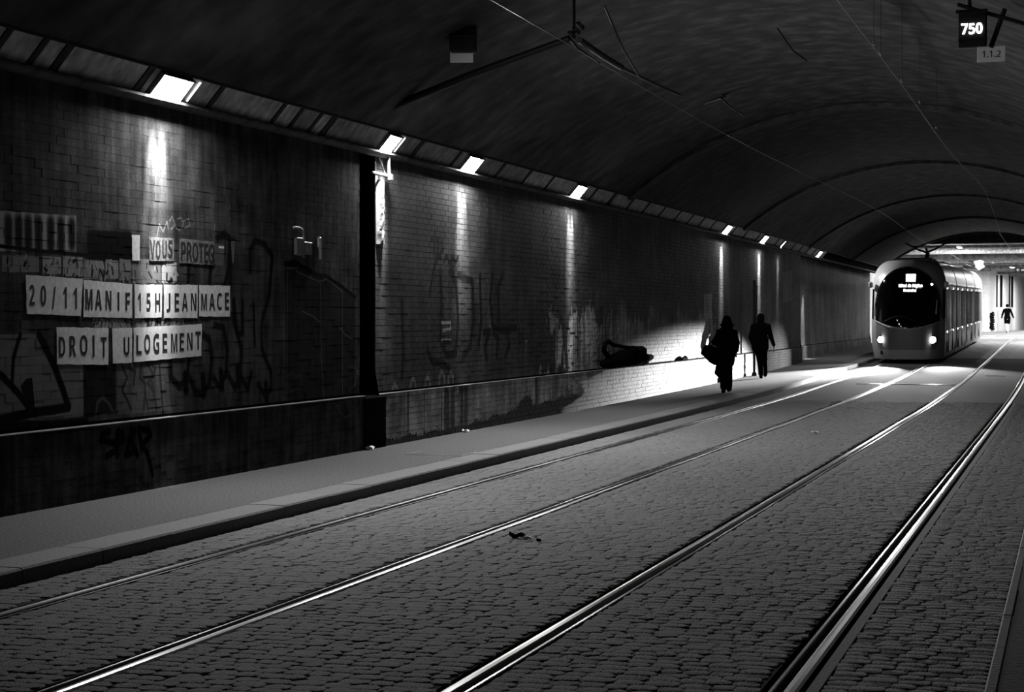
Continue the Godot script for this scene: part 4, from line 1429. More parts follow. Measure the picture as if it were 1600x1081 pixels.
func head(mb: MB, c: Vector3, f: float) -> void:      # a head whose face looks along z * f
	var z := Vector3(0, 0, f)
	nets(mb, [[c + Vector3(0, 0.025, 0) - z * 0.02, c + Vector3(0, 0.02, 0) + z * 0.02, 0.083, 0.078], [c + Vector3(0, -0.02, 0) + z * 0.035, c + Vector3(0, -0.085, 0) + z * 0.055, 0.062, 0.034], [c + Vector3(0, -0.09, 0) - z * 0.01, c + Vector3(0, -0.18, 0) - z * 0.03, 0.052, 0.055],
		[c + Vector3(0, 0.01, 0) + z * 0.095, c + Vector3(0, -0.03, 0) + z * 0.112, 0.010, 0.015], [c + Vector3(-0.02, -0.062, 0) + z * 0.088, c + Vector3(0.02, -0.062, 0) + z * 0.088, 0.008, 0.008],
		[c + Vector3(-0.035, 0.032, 0) + z * 0.078, c + Vector3(-0.012, 0.03, 0) + z * 0.088, 0.011, 0.010], [c + Vector3(0.035, 0.032, 0) + z * 0.078, c + Vector3(0.012, 0.03, 0) + z * 0.088, 0.011, 0.010],
		[c + Vector3(-0.084, 0.015, 0), c + Vector3(-0.084, -0.025, 0) + z * 0.006, 0.014, 0.010], [c + Vector3(0.084, 0.015, 0), c + Vector3(0.084, -0.025, 0) + z * 0.006, 0.014, 0.010]], 0.008, 0.014)

func eyes(parent: Node, c: Vector3, f: float) -> void:
	for x in [-0.03, 0.03]:
		var mb := MB.new()
		nets(mb, [[c + Vector3(x, 0.012, 0.083 * f), c + Vector3(x, 0.012, 0.082 * f), 0.011, 0.011]], 0.004, 0.002)
		obj("eye", mb, M.cloth, parent)

func shoe(mb: MB, heel: Vector3, dir: Vector3, raise := 0.0) -> void:
	nets(mb, [[heel + Vector3(0, 0.035, 0), heel + dir * 0.11 + Vector3(0, 0.035 - raise * 0.2, 0), 0.038, 0.042], [heel + dir * 0.11 + Vector3(0, 0.032, 0), heel + dir * 0.2 + Vector3(0, 0.026 - raise * 0.6, 0), 0.042, 0.028], [heel + Vector3(0, 0.035, 0), heel + Vector3(0, 0.10, 0), 0.038, 0.042]], 0.012, 0.02)

func build_people() -> void:
	# woman in a long dark coat, walking away
	var g := on_ground(1136, 613.5, KH)
	var o := thing("person", "person with long hair in a long black coat walking beside the lit wall", "person", P(g.x, ground(g.y) + KH, g.y))
	o.rotation.y = -0.05
	var body := MB.new()
	var hc := Vector3(0.0, 1.51, 0.0)
	var bones := [[Vector3(-0.085, 0.86, 0), Vector3(-0.06, 0.47, 0.02), 0.075, 0.052], [Vector3(-0.06, 0.47, 0.02), Vector3(-0.045, 0.09, 0.10), 0.05, 0.036], [Vector3(0.085, 0.86, 0), Vector3(0.03, 0.48, -0.14), 0.075, 0.052], [Vector3(0.03, 0.48, -0.14), Vector3(-0.01, 0.10, -0.22), 0.05, 0.036],
		[Vector3(0, 0.88, 0), Vector3(0, 1.2, 0), 0.13, 0.12, 1.3], [Vector3(-0.14, 1.32, 0), Vector3(0.14, 1.32, 0), 0.06, 0.06], [Vector3(0, 1.2, 0), Vector3(0, 1.32, 0), 0.12, 0.1, 1.3], [Vector3(0, 1.32, 0), Vector3(0, 1.42, 0.01), 0.06, 0.05],
		[Vector3(-0.17, 1.32, 0), Vector3(-0.26, 1.07, 0.04), 0.048, 0.04], [Vector3(-0.26, 1.07, 0.04), Vector3(-0.20, 1.0, -0.16), 0.038, 0.028], [Vector3(0.17, 1.32, 0), Vector3(0.225, 1.07, 0.06), 0.048, 0.04], [Vector3(0.225, 1.07, 0.06), Vector3(0.19, 0.90, -0.05), 0.038, 0.028]]
	nets(body, bones, 0.016, 0.03)
	head(body, hc, -1.0)
	var hb := []
	hand(hb, Vector3(-0.20, 1.0, -0.16), Vector3(0.35, -0.15, -0.92).normalized(), Vector3(0.1, 0.98, -0.12).normalized())
	hand(hb, Vector3(0.19, 0.90, -0.05), Vector3(-0.25, -0.9, -0.35).normalized(), Vector3(0, 0.36, -0.93).normalized())
	nets(body, hb, 0.006, 0.006)
	var bo := obj("body", body, M.skin, o)
	eyes(o, hc, -1.0)
	var mb := MB.new()
	nets(mb, [[Vector3(0, 1.33, 0), Vector3(0, 1.0, 0), 0.14, 0.155, 1.15], [Vector3(-0.15, 1.29, 0), Vector3(0.15, 1.29, 0), 0.075, 0.075], [Vector3(0, 1.34, 0), Vector3(0, 1.42, 0), 0.08, 0.065],
		[Vector3(0.04, 1.0, 0), Vector3(0.02, 0.66, 0), 0.155, 0.14, 1.1], [Vector3(-0.05, 0.98, 0), Vector3(-0.09, 0.42, 0.02), 0.15, 0.13, 1.1], [Vector3(0.0, 0.7, 0), Vector3(-0.02, 0.42, 0.0), 0.13, 0.09], [Vector3(-0.08, 0.75, 0.02), Vector3(-0.205, 0.43, 0.05), 0.12, 0.055], [Vector3(-0.20, 0.42, 0.05), Vector3(-0.14, 0.345, 0.05), 0.05, 0.035],
		[Vector3(-0.16, 1.28, 0), Vector3(-0.26, 1.07, 0.04), 0.07, 0.062], [Vector3(-0.26, 1.07, 0.04), Vector3(-0.20, 1.0, -0.15), 0.06, 0.048], [Vector3(0.155, 1.28, 0), Vector3(0.225, 1.07, 0.06), 0.068, 0.06], [Vector3(0.225, 1.07, 0.06), Vector3(0.195, 0.90, -0.04), 0.058, 0.048]], 0.016, 0.035)
	obj("coat", mb, M.cloth, o)
	mb = MB.new()
	nets(mb, [[Vector3(-0.06, 0.7, 0.01), Vector3(-0.045, 0.13, 0.09), 0.09, 0.082], [Vector3(0.02, 0.7, -0.06), Vector3(-0.01, 0.14, -0.21), 0.09, 0.075]], 0.016, 0.02)
	obj("trousers", mb, M.cloth, o)
	mb = MB.new()
	nets(mb, [[hc + Vector3(0, 0.045, 0.02), hc + Vector3(0, 0.0, 0.035), 0.09, 0.095], [hc + Vector3(0, 0, 0.04), hc + Vector3(0, -0.10, 0.06), 0.09, 0.08], [hc + Vector3(-0.06, -0.02, 0.02), hc + Vector3(-0.10, -0.08, 0.03), 0.05, 0.035], [hc + Vector3(0.06, -0.02, 0.02), hc + Vector3(0.10, -0.08, 0.03), 0.05, 0.035], [hc + Vector3(-0.10, -0.06, 0.02), hc + Vector3(-0.165, -0.075, 0.02), 0.025, 0.008], [hc + Vector3(0.10, -0.06, 0.02), hc + Vector3(0.165, -0.08, 0.02), 0.025, 0.008]], 0.012, 0.02)
	obj("hair", mb, M.hair, o)
	mb = MB.new()
	shoe(mb, Vector3(-0.045, 0.0, 0.13), Vector3(-0.25, 0, -0.97))
	shoe(mb, Vector3(-0.01, 0.02, -0.20), Vector3(0.0, 0.15, -0.98))
	obj("shoes", mb, M.leather, o)
	# her bag
	var bp := o.position + o.basis * Vector3(-0.27, 1.02, 0.04)
	var bag := thing("tote_bag", "black tote bag swinging from the arm of the person in the long coat", "bag", bp)
	mb = MB.new()
	mb.poly([Vector3(-0.275, -0.175, -0.06), Vector3(-0.25, -0.21, -0.06), Vector3(-0.10, -0.37, -0.06), Vector3(0.0, -0.43, -0.06), Vector3(0.08, -0.44, -0.06), Vector3(0.08, -0.08, -0.06), Vector3(-0.05, -0.01, -0.06), Vector3(-0.19, -0.005, -0.06), Vector3(-0.225, -0.05, -0.06)], Vector3(0, 0, 0.13), 0.02)
	obj("bag_body", mb, M.leather, bag)
	mb = MB.new()
	mb.tube([Vector3(-0.13, -0.02, 0.0), Vector3(-0.10, 0.04, 0.0), Vector3(-0.02, 0.115, 0.0), Vector3(0.05, 0.11, 0.0), Vector3(0.08, 0.03, 0.0), Vector3(0.07, -0.09, 0.0)], 0.012, 0.012, 6)
	obj("handle", mb, M.leather, bag)

	# man in a short dark jacket, walking away
	g = on_ground(1189, 590.5, KH)
	o = thing("person", "person with short hair in a dark jacket and trousers by the black pole", "person", P(g.x, ground(g.y) + KH, g.y))
	o.scale = Vector3(1.03, 1.03, 1.03)
	hc = Vector3(0.0, 1.485, 0.0)
	body = MB.new()
	nets(body, [[Vector3(-0.085, 0.85, 0), Vector3(-0.01, 0.46, 0.05), 0.08, 0.055], [Vector3(-0.01, 0.46, 0.05), Vector3(0.03, 0.09, 0.12), 0.052, 0.038], [Vector3(0.085, 0.85, 0), Vector3(0.07, 0.46, -0.12), 0.08, 0.055], [Vector3(0.07, 0.46, -0.12), Vector3(0.07, 0.10, -0.28), 0.052, 0.038], [Vector3(0, 0.88, 0), Vector3(0, 1.15, 0), 0.14, 0.14, 1.3], [Vector3(0, 1.15, 0), Vector3(0, 1.28, 0), 0.14, 0.12, 1.3], [Vector3(-0.15, 1.29, 0), Vector3(0.15, 1.29, 0), 0.065, 0.065], [Vector3(0, 1.29, 0), Vector3(0, 1.4, 0.01), 0.07, 0.058],
		[Vector3(-0.18, 1.28, 0), Vector3(-0.235, 1.02, 0.05), 0.052, 0.044], [Vector3(-0.235, 1.02, 0.05), Vector3(-0.18, 0.82, -0.06), 0.042, 0.03], [Vector3(0.18, 1.28, 0), Vector3(0.26, 1.03, 0.03), 0.052, 0.044], [Vector3(0.26, 1.03, 0.03), Vector3(0.325, 0.81, -0.02), 0.042, 0.03]], 0.016, 0.03)
	head(body, hc, -1.0)
	hb = []
	hand(hb, Vector3(0.325, 0.81, -0.02), Vector3(0.12, -0.99, -0.05).normalized(), Vector3(0.1, 0.05, 0.99).normalized())
	hand(hb, Vector3(-0.18, 0.82, -0.06), Vector3(0.1, -0.97, -0.2).normalized(), Vector3(0.05, -0.2, 0.97).normalized())
	nets(body, hb, 0.006, 0.006)
	obj("body", body, M.skin, o)
	eyes(o, hc, -1.0)
	mb = MB.new()
	nets(mb, [[Vector3(0, 1.27, 0), Vector3(0, 0.98, 0), 0.155, 0.165, 1.2], [Vector3(-0.02, 0.98, 0), Vector3(-0.02, 0.76, 0), 0.175, 0.185, 1.2], [Vector3(-0.08, 0.95, 0), Vector3(-0.10, 0.76, 0), 0.13, 0.125], [Vector3(0.08, 0.95, 0), Vector3(0.09, 0.76, 0), 0.12, 0.11], [Vector3(-0.16, 1.28, 0), Vector3(0.16, 1.28, 0), 0.085, 0.085], [Vector3(0, 1.32, 0), Vector3(0, 1.39, 0), 0.09, 0.07], [Vector3(-0.18, 1.28, 0), Vector3(-0.235, 1.02, 0.05), 0.075, 0.066], [Vector3(-0.235, 1.02, 0.05), Vector3(-0.19, 0.84, -0.04), 0.064, 0.055], [Vector3(0.18, 1.28, 0), Vector3(0.26, 1.03, 0.03), 0.075, 0.06], [Vector3(0.26, 1.03, 0.03), Vector3(0.32, 0.83, -0.02), 0.056, 0.046]], 0.016, 0.03)
	obj("jacket", mb, M.cloth2, o)
	mb = MB.new()
	nets(mb, [[Vector3(-0.08, 0.82, 0), Vector3(-0.01, 0.46, 0.05), 0.105, 0.078], [Vector3(-0.01, 0.46, 0.05), Vector3(0.03, 0.1, 0.12), 0.075, 0.062], [Vector3(0.08, 0.82, 0), Vector3(0.07, 0.46, -0.12), 0.105, 0.075], [Vector3(0.07, 0.46, -0.12), Vector3(0.07, 0.12, -0.27), 0.072, 0.06]], 0.016, 0.025)
	obj("trousers", mb, M.cloth, o)
	mb = MB.new()
	nets(mb, [[hc + Vector3(0, 0.04, 0.015), hc + Vector3(0, -0.02, 0.035), 0.092, 0.09], [hc + Vector3(0, -0.02, 0.035), hc + Vector3(0, -0.10, 0.025), 0.088, 0.07]], 0.012, 0.02)
	obj("hair", mb, M.hair, o)
	mb = MB.new()
	shoe(mb, Vector3(0.03, 0.0, 0.15), Vector3(-0.1, 0, -0.99))
	shoe(mb, Vector3(0.07, 0.03, -0.25), Vector3(0.0, 0.2, -0.97))
	obj("shoes", mb, M.leather, o)

	# runner far behind the tram, coming this way
	g = on_ground(1573, 520.5, 0.0)
	var dd := EYE.distance_to(P(g.x, 0, g.y))
	o = thing("person", "runner with bare legs in dark top and shorts behind the tram", "person", P(g.x, ground(g.y), g.y))
	o.rotation.y = PI
	var k := 43.5 * dd / F / 1.78
	o.scale = Vector3(k, k, k)
	hc = Vector3(0.0, 1.66, 0.0)
	body = MB.new()
	nets(body, [[Vector3(-0.09, 0.92, 0), Vector3(-0.06, 0.5, 0.14), 0.085, 0.06], [Vector3(-0.06, 0.5, 0.14), Vector3(-0.05, 0.09, 0.02), 0.056, 0.04], [Vector3(0.09, 0.92, 0), Vector3(0.05, 0.5, -0.02), 0.085, 0.06], [Vector3(0.05, 0.5, -0.02), Vector3(0.03, 0.2, -0.3), 0.056, 0.04], [Vector3(0, 0.95, 0), Vector3(0, 1.3, 0), 0.14, 0.14, 1.3], [Vector3(0, 1.3, 0), Vector3(0, 1.42, 0), 0.13, 0.12, 1.3], [Vector3(-0.16, 1.43, 0), Vector3(0.16, 1.43, 0), 0.065, 0.065], [Vector3(0, 1.43, 0), Vector3(0, 1.56, 0), 0.06, 0.056],
		[Vector3(-0.19, 1.42, 0), Vector3(-0.30, 1.14, -0.05), 0.052, 0.043], [Vector3(-0.30, 1.14, -0.05), Vector3(-0.37, 0.93, 0.08), 0.042, 0.03], [Vector3(0.19, 1.42, 0), Vector3(0.29, 1.14, -0.05), 0.052, 0.043], [Vector3(0.29, 1.14, -0.05), Vector3(0.33, 0.92, 0.06), 0.042, 0.03]], 0.018, 0.03)
	head(body, hc, 1.0)
	hb = []
	hand(hb, Vector3(-0.37, 0.93, 0.08), Vector3(-0.15, -0.9, 0.4).normalized(), Vector3(0.1, 0.4, 0.9).normalized())
	hand(hb, Vector3(0.33, 0.92, 0.06), Vector3(0.12, -0.92, 0.35).normalized(), Vector3(-0.1, 0.35, 0.93).normalized())
	nets(body, hb, 0.007, 0.007)
	obj("body", body, M.skin_pale, o)
	eyes(o, hc, 1.0)
	mb = MB.new()
	nets(mb, [[Vector3(0, 1.4, 0), Vector3(0, 0.98, 0), 0.16, 0.155, 1.25], [Vector3(-0.17, 1.43, 0), Vector3(0.17, 1.43, 0), 0.08, 0.08], [Vector3(-0.19, 1.42, 0), Vector3(-0.30, 1.14, -0.05), 0.07, 0.058], [Vector3(-0.30, 1.14, -0.05), Vector3(-0.37, 0.95, 0.07), 0.054, 0.042], [Vector3(0.19, 1.42, 0), Vector3(0.29, 1.14, -0.05), 0.07, 0.058], [Vector3(0.29, 1.14, -0.05), Vector3(0.33, 0.94, 0.05), 0.054, 0.042]], 0.018, 0.03)
	obj("running_top", mb, M.cloth, o)
	mb = MB.new()
	nets(mb, [[Vector3(-0.085, 0.96, 0), Vector3(-0.08, 0.66, 0.09), 0.115, 0.10], [Vector3(0.085, 0.96, 0), Vector3(0.075, 0.66, -0.01), 0.115, 0.10]], 0.018, 0.03)
	obj("shorts", mb, M.cloth, o)
	mb = MB.new()
	nets(mb, [[hc + Vector3(0, 0.05, -0.01), hc + Vector3(0, 0.0, -0.035), 0.088, 0.082]], 0.014, 0.02)
	obj("hair", mb, M.hair, o)
	mb = MB.new()
	shoe(mb, Vector3(-0.05, 0.0, -0.02), Vector3(0, 0, 1))
	shoe(mb, Vector3(0.03, 0.12, -0.34), Vector3(0, -0.6, 0.8))
	obj("shoes", mb, M.shell, o)

# ---------------------------------------------------------------- tram
const TRAM_S := 60.0
const TRAM_H := 3.42

func tram_w(y: float) -> float:                # half width of the silhouette at a height
	var w := 1.2
	if y > 2.55:
		var f := clampf((y - 2.55) / (TRAM_H - 2.55), 0.0, 1.0)
		w -= 0.52 * (1.0 - sqrt(maxf(0.0, 1.0 - f * f * 0.97)))
	if y < 0.9: w -= 0.10 * pow((0.9 - y) / 0.78, 2)
	return w

func tram_back(t: float, y: float) -> float:   # how far the nose curves back
	var b := 0.95 * pow(absf(t), 3.0)
	if y > 1.15: b += 0.62 * pow((y - 1.15) / 2.2, 1.45)
	else: b += 0.10 * pow((1.15 - y) / 1.0, 2)
	if y > 2.95: b += 0.55 * pow((y - 2.95) / 0.47, 2.4)
	return b

func tram_point(x: float, y: float, proud := 0.0) -> Vector3:
	var w := tram_w(y)
	return Vector3(x, y, -tram_back(clampf(x / w, -1.0, 1.0), y) + proud)

func tram_region(x: float, y: float) -> int:   # 0 shell, 1 windscreen, 2 lower front, 3 side window of the cab
	var yb := 1.16 + 0.22 * x * x
	var top := 3.16
	var mid := 1.55
	if y > yb:
		var half := 1.06
		if y > mid: half = 1.06 * pow(maxf(0.0, 1.0 - pow((y - mid) / (top - mid), 2.6)), 0.5)
		if absf(x) < half: return 1
		if absf(x) > 1.11 and y < 2.45: return 3
	elif absf(x) < 1.02 and y < yb - 0.03 and y > 0.45 and absf(x) < 1.02 - 0.3 * maxf(0.0, 0.8 - y): return 2
	return 0

func build_tram() -> void:
	var o := thing("tram", "articulated tram with rounded black windscreen and two bright headlights", "tram", P(-5.16, ground(TRAM_S), TRAM_S))
	var dir := P(-5.16, ground(TRAM_S + 30), TRAM_S + 30) - o.position
	o.rotation = Vector3(asin(dir.normalized().y), atan2(-dir.x, -dir.z), 0)
	# nose as a curved sheet over the front view, cut into shell, windscreen, lower front and cab windows
	var nx := 84
	var ny := 116
	var rows := []
	for r in ny + 1:
		var y := lerpf(0.14, TRAM_H, float(r) / ny)
		var row := []
		for k in nx + 1:
			var t := lerpf(-1.0, 1.0, float(k) / nx)
			t = signf(t) * (1.0 - pow(1.0 - absf(t), 1.25))
			row.append(tram_point(t * tram_w(y), y))
		rows.append(row)
	var part := [MB.new(), MB.new(), MB.new(), MB.new()]
	for m in part:
		for r in ny + 1:
			for k in nx + 1:
				var dx: Vector3 = rows[r][mini(k + 1, nx)] - rows[r][maxi(k - 1, 0)]
				var dy: Vector3 = rows[mini(r + 1, ny)][k] - rows[maxi(r - 1, 0)][k]
				m.vert(rows[r][k], dx.cross(dy).normalized())
	for r in ny:
		for k in nx:
			var c: Vector3 = (rows[r][k] + rows[r + 1][k + 1]) / 2.0
			var m: MB = part[tram_region(c.x, c.y)]
			var a := r * (nx + 1) + k
			m.tri(a, a + 1, a + nx + 2); m.tri(a, a + nx + 2, a + nx + 1)
	# body shell from the nose back to the tail, module by module
	var ends := [[0.0, 7.6], [8.1, 15.2], [15.7, 22.8], [23.3, 31.5]]
	var wins := []                             # [start, length, number] of every side window, behind the nose
	var wz := 1.75
	var wn := 0
	while wz < 30.0:
		var w: float = [3.55, 3.5, 3.4, 3.3][wn % 4]
		var gap := false
		for e in ends.size() - 1:
			if wz < ends[e + 1][0] and wz + w > ends[e][1]:
				w = maxf(0.0, ends[e][1] - wz - 0.1)
				gap = true
		if w > 1.0: wins.append([wz, w, wn])
		wz = (wz + w + 0.08) if not gap else wz + w + 0.75
		wn += 1
	for e in ends.size():
		var mb: MB = part[0] if e == 0 else MB.new()
		var outline := []
		for r in ny + 1: outline.append(rows[r][nx])
		for k in 13:
			outline.append(rows[ny][nx - int(k * nx / 12.0)])
		for r in range(ny, -1, -1): outline.append(rows[r][0])
		for k in outline.size() - 1:
			var p: Vector3 = outline[k]
			var q: Vector3 = outline[k + 1]
			if p.distance_to(q) < 0.001: continue
			var z0p: float = p.z if e == 0 else -ends[e][0]
			var z0q: float = q.z if e == 0 else -ends[e][0]
			var low := minf(p.y, q.y)
			if absf(p.x) > 1.15 and absf(q.x) > 1.15 and low > 1.05 and maxf(p.y, q.y) < 2.45:
				# the window openings stay free between their pillars
				var zp := z0p
				var zq := z0q
				for wi in wins:
					if wi[0] < ends[e][0] or wi[0] > ends[e][1]: continue
					mb.quad(Vector3(p.x, p.y, zp), Vector3(p.x, p.y, -wi[0] - 0.09), Vector3(q.x, q.y, -wi[0] - 0.09), Vector3(q.x, q.y, zq))
					zp = -wi[0] - wi[1] + 0.09
					zq = zp
				mb.quad(Vector3(p.x, p.y, zp), Vector3(p.x, p.y, -ends[e][1]), Vector3(q.x, q.y, -ends[e][1]), Vector3(q.x, q.y, zq))
			else:
				mb.quad(Vector3(p.x, p.y, z0p), Vector3(p.x, p.y, -ends[e][1]), Vector3(q.x, q.y, -ends[e][1]), Vector3(q.x, q.y, z0q))
		# closed ends
		for z in ([-ends[e][1]] if e == 0 else [-ends[e][0], -ends[e][1]]):
			for r in range(0, ny, 4):
				var r2 := mini(r + 4, ny)
				mb.quad(Vector3(rows[r][0].x, rows[r][0].y, z), Vector3(rows[r][nx].x, rows[r][0].y, z), Vector3(rows[r2][nx].x, rows[r2][0].y, z), Vector3(rows[r2][0].x, rows[r2][0].y, z))
		obj("body_shell", mb, M.shell, o)
		if e > 0:
			var bel := MB.new()
			for k in 4: bel.box(Vector3(-1.08 + 0.04 * (k % 2), 0.3, -ends[e][0] + 0.02 + k * 0.115), Vector3(1.08 - 0.04 * (k % 2), 3.1, -ends[e][0] + 0.12 + k * 0.115), 0.03)
			obj("gangway_bellows", bel, M.rubber, o)
	obj("windscreen", part[1], M.glass, o)
	obj("lower_front", part[2], M.front_low, o)
	obj("cab_window", part[3], M.glass, o)
	# white trim below the windscreen, and the wiper
	var pts := []
	for k in 15:
		var x := lerpf(-1.06, 0.0, k / 14.0)
		pts.append(tram_point(x, 1.155 + 0.22 * x * x, 0.012))
	var mb := MB.new()
	mb.tube(pts, 0.028, 0.020, 6)
	obj("windscreen_trim", mb, M.shell, o)
	pts = []
	for k in 9:
		var x := lerpf(-0.75, 0.35, k / 8.0)
		pts.append(tram_point(x, 1.36 + 0.20 * sin(k / 8.0 * PI), 0.03))
	mb = MB.new()
	mb.tube(pts, 0.012, 0.012, 6)
	obj("wiper", mb, M.rubber, o)
	# frame rim round the windscreen
	pts = []
	for k in 41:
		var a := lerpf(-1.0, 1.0, k / 40.0)
		var x := 1.075 * sin(a * PI / 2.0)
		var y := 1.55 + 1.63 * pow(maxf(0.0, 1.0 - pow(absf(x / 1.075), 2.0)), 1.0 / 2.6)
		pts.append(tram_point(x, y, 0.008))
	mb = MB.new()
	mb.tube(pts, 0.02, 0.02, 6)
	obj("windscreen_rim", mb, M.rubber, o)
	# headlights
	for sx in [-1.0, 1.0]:
		var c := tram_point(sx * 0.84, 0.78)
		var h := Node3D.new()
		h.name = "headlight"
		o.add_child(h, true)
		h.position = c
		mb = MB.new()
		mb.tube([Vector3(0, 0, -0.10), Vector3(0, 0, 0.05)], 0.13, 0.135, 20)
		obj("bezel", mb, M.black_steel, h)
		mb = MB.new()
		mb.tube([Vector3(0, 0, 0.045), Vector3(0, 0, 0.06), Vector3(0, 0, 0.068)], 0.105, 0.085, 20)
		obj("headlight_lens", mb, glow(60.0), h)
		for beam in ([[HEAD_ENERGY, 7.2, 13.0, -4.5], [HEAD_ENERGY * 0.035, 11.0, 29.0, -5.5], [HEAD_ENERGY * 0.075, 16.0, -12.0, -6.0]] if sx > 0.0 else [[HEAD_ENERGY * 0.12, 11.0, -4.0, -6.0]]):
			var l := SpotLight3D.new()
			l.name = "headlight_beam"
			l.light_energy = beam[0]
			l.light_size = 0.05
			l.spot_range = 200.0
			l.spot_attenuation = 2.0
			l.spot_angle = beam[1]
			l.spot_angle_attenuation = 1.0
			l.shadow_enabled = true
			h.add_child(l, true)
			l.position = Vector3(0, 0, 0.12)
			l.rotation = Vector3(deg_to_rad(beam[3]), PI - deg_to_rad(beam[2]), 0)
	# display, small lights, tow cover, mirror housings
	mb = MB.new()
	mb.xbox(Transform3D(Basis(Vector3.RIGHT, -0.45), tram_point(0.12, 2.82, -0.002)), Vector3(0.155, 0.13, 0.02), 0.004)
	obj("route_display", mb, glow(6.0), o)
	lettering("Hôtel de Région", 0.14, 0.01, glow(6.0), o, Transform3D(Basis(Vector3.RIGHT, -0.42), tram_point(0.12, 2.55, 0.02)), true, 0.76, "display_lettering")
	lettering("Montrochet", 0.10, 0.01, glow(6.0), o, Transform3D(Basis(Vector3.RIGHT, -0.40), tram_point(0.10, 2.41, 0.02)), true, 0.40, "display_lettering")
	mb = MB.new()
	mb.tube([tram_point(0.78, 2.60, -0.01), tram_point(0.78, 2.60, 0.03)], 0.045, 0.04, 10)
	obj("signal_lamp", mb, glow(5.0), o)
	mb = MB.new()
	mb.tube([tram_point(-0.92, 2.85, -0.01), tram_point(-0.92, 2.85, 0.02)], 0.04, 0.035, 10)
	obj("glow_dot", mb, glow(3.0), o)
	mb = MB.new()
	mb.box(tram_point(-0.80, 0.36) - Vector3(0.06, 0.07, 0.05), tram_point(-0.80, 0.36) + Vector3(0.06, 0.07, 0.03), 0.02)
	obj("tow_cover", mb, M.rubber, o)
	for sx in [-1.0, 1.0]:
		mb = MB.new()
		mb.xbox(Transform3D(Basis(), Vector3(sx * 1.235, 2.60, -0.95)), Vector3(0.07, 0.10, 0.13), 0.04)
		obj("camera_pod", mb, M.shell, o)
	# driver's cab behind the glass is dark; a pale strip runs up the right pillar
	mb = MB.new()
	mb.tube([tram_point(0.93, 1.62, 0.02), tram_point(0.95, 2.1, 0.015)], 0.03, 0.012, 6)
	obj("pillar_strip", mb, M.shell, o)
	# sides: seams, windows, doors, glowing dots
	for sx in [-1.0, 1.0]:
		for wi in wins:
			var z: float = wi[0]
			var w: float = wi[1]
			var win := MB.new()
			win.xbox(Transform3D(Basis(), Vector3(sx * 1.196, 1.75, -z - w / 2.0)), Vector3(0.006, 0.71, w / 2.0 - 0.08), 0.003)
			obj("side_window", win, M.pane, o)
			if wi[2] % 2 == 0:
				for e in 2:
					var door := MB.new()
					door.xbox(Transform3D(Basis(), Vector3(sx * 1.200, 0.68, -z - w / 2.0 + (e - 0.5) * 0.68)), Vector3(0.014, 0.35, 0.325), 0.01)
					door.xbox(Transform3D(Basis(), Vector3(sx * 1.205, 1.75, -z - w / 2.0 + (e - 0.5) * 1.32)), Vector3(0.014, 0.72, 0.025), 0.01)
					obj("door_leaf", door, M.shell, o)
			var fair := MB.new()
			fair.xbox(Transform3D(Basis(Vector3(0, 0, 1), sx * 0.28), Vector3(sx * 1.13, 2.86, -z - w / 2.0)), Vector3(0.012, 0.27, w / 2.0 - 0.03), 0.01)
			obj("roof_fairing", fair, M.shell, o)
			for y in [2.48, 1.02]:
				var lamp := MB.new()
				lamp.xbox(Transform3D(Basis(), Vector3(sx * 1.22, y, -z + 0.02)), Vector3(0.02, 0.035, 0.05), 0.012)
				obj("glow_dot", lamp, M.dot_glow, o)  # small glowing block for each bright dot along the side
			var seam := MB.new()
			seam.box(Vector3(sx * 1.20 - 0.012, 0.32, -z + 0.02), Vector3(sx * 1.20 + 0.012, 2.55, -z + 0.09))
			obj("seam", seam, M.rubber, o)
		var gut := MB.new()
		gut.box(Vector3(sx * 1.18 - 0.02, 2.56, -30.5), Vector3(sx * 1.18 + 0.02, 2.60, -1.7))
		obj("rain_gutter", gut, M.rubber, o)
	# the lit saloon behind the side windows
	for e in ends.size():
		var z0: float = -ends[e][0] - (1.9 if e == 0 else 0.05)
		var z1: float = -ends[e][1] + 0.05
		mb = MB.new()
		mb.box(Vector3(-1.14, 2.52, z1), Vector3(1.14, 2.56, z0))
		obj("saloon_ceiling", mb, M.shell, o)
		mb = MB.new()
		mb.box(Vector3(-1.14, 0.40, z1), Vector3(1.14, 0.44, z0))
		obj("saloon_floor", mb, M.steel, o)
		mb = MB.new()
		mb.box(Vector3(-0.06, 2.49, z1 + 0.3), Vector3(0.06, 2.52, z0 - 0.3), 0.01)
		obj("saloon_light", mb, glow(2.0), o)
		var al := AreaLight3D.new()
		al.name = "saloon_lamp_light"
		al.area_size = Vector2(0.12, z0 - z1 - 0.8)
		al.light_energy = SALOON_ENERGY
		al.shadow_enabled = true
		al.area_range = 60.0
		o.add_child(al, true)
		al.transform = Transform3D(Basis(Vector3.RIGHT, -PI / 2.0), Vector3(0, 2.47, (z0 + z1) / 2.0))
		var sz := z0 - 0.7
		while sz > z1 + 0.6:
			for sx in [-1.0, 1.0]:
				mb = MB.new()
				mb.xbox(Transform3D(Basis(), Vector3(sx * 0.72, 0.88, sz)), Vector3(0.38, 0.04, 0.20), 0.03)
				mb.xbox(Transform3D(Basis(Vector3.RIGHT, 0.12), Vector3(sx * 0.72, 1.22, sz - 0.22)), Vector3(0.38, 0.34, 0.03), 0.025)
				mb.xbox(Transform3D(Basis(), Vector3(sx * 0.72, 0.63, sz)), Vector3(0.06, 0.22, 0.12), 0.02)
				obj("seat", mb, M.front_low, o)
			sz -= 1.35
	mb = MB.new()
	mb.box(Vector3(-1.14, 0.40, -1.9), Vector3(1.14, 2.56, -1.84))
	obj("cab_partition", mb, M.rubber, o)
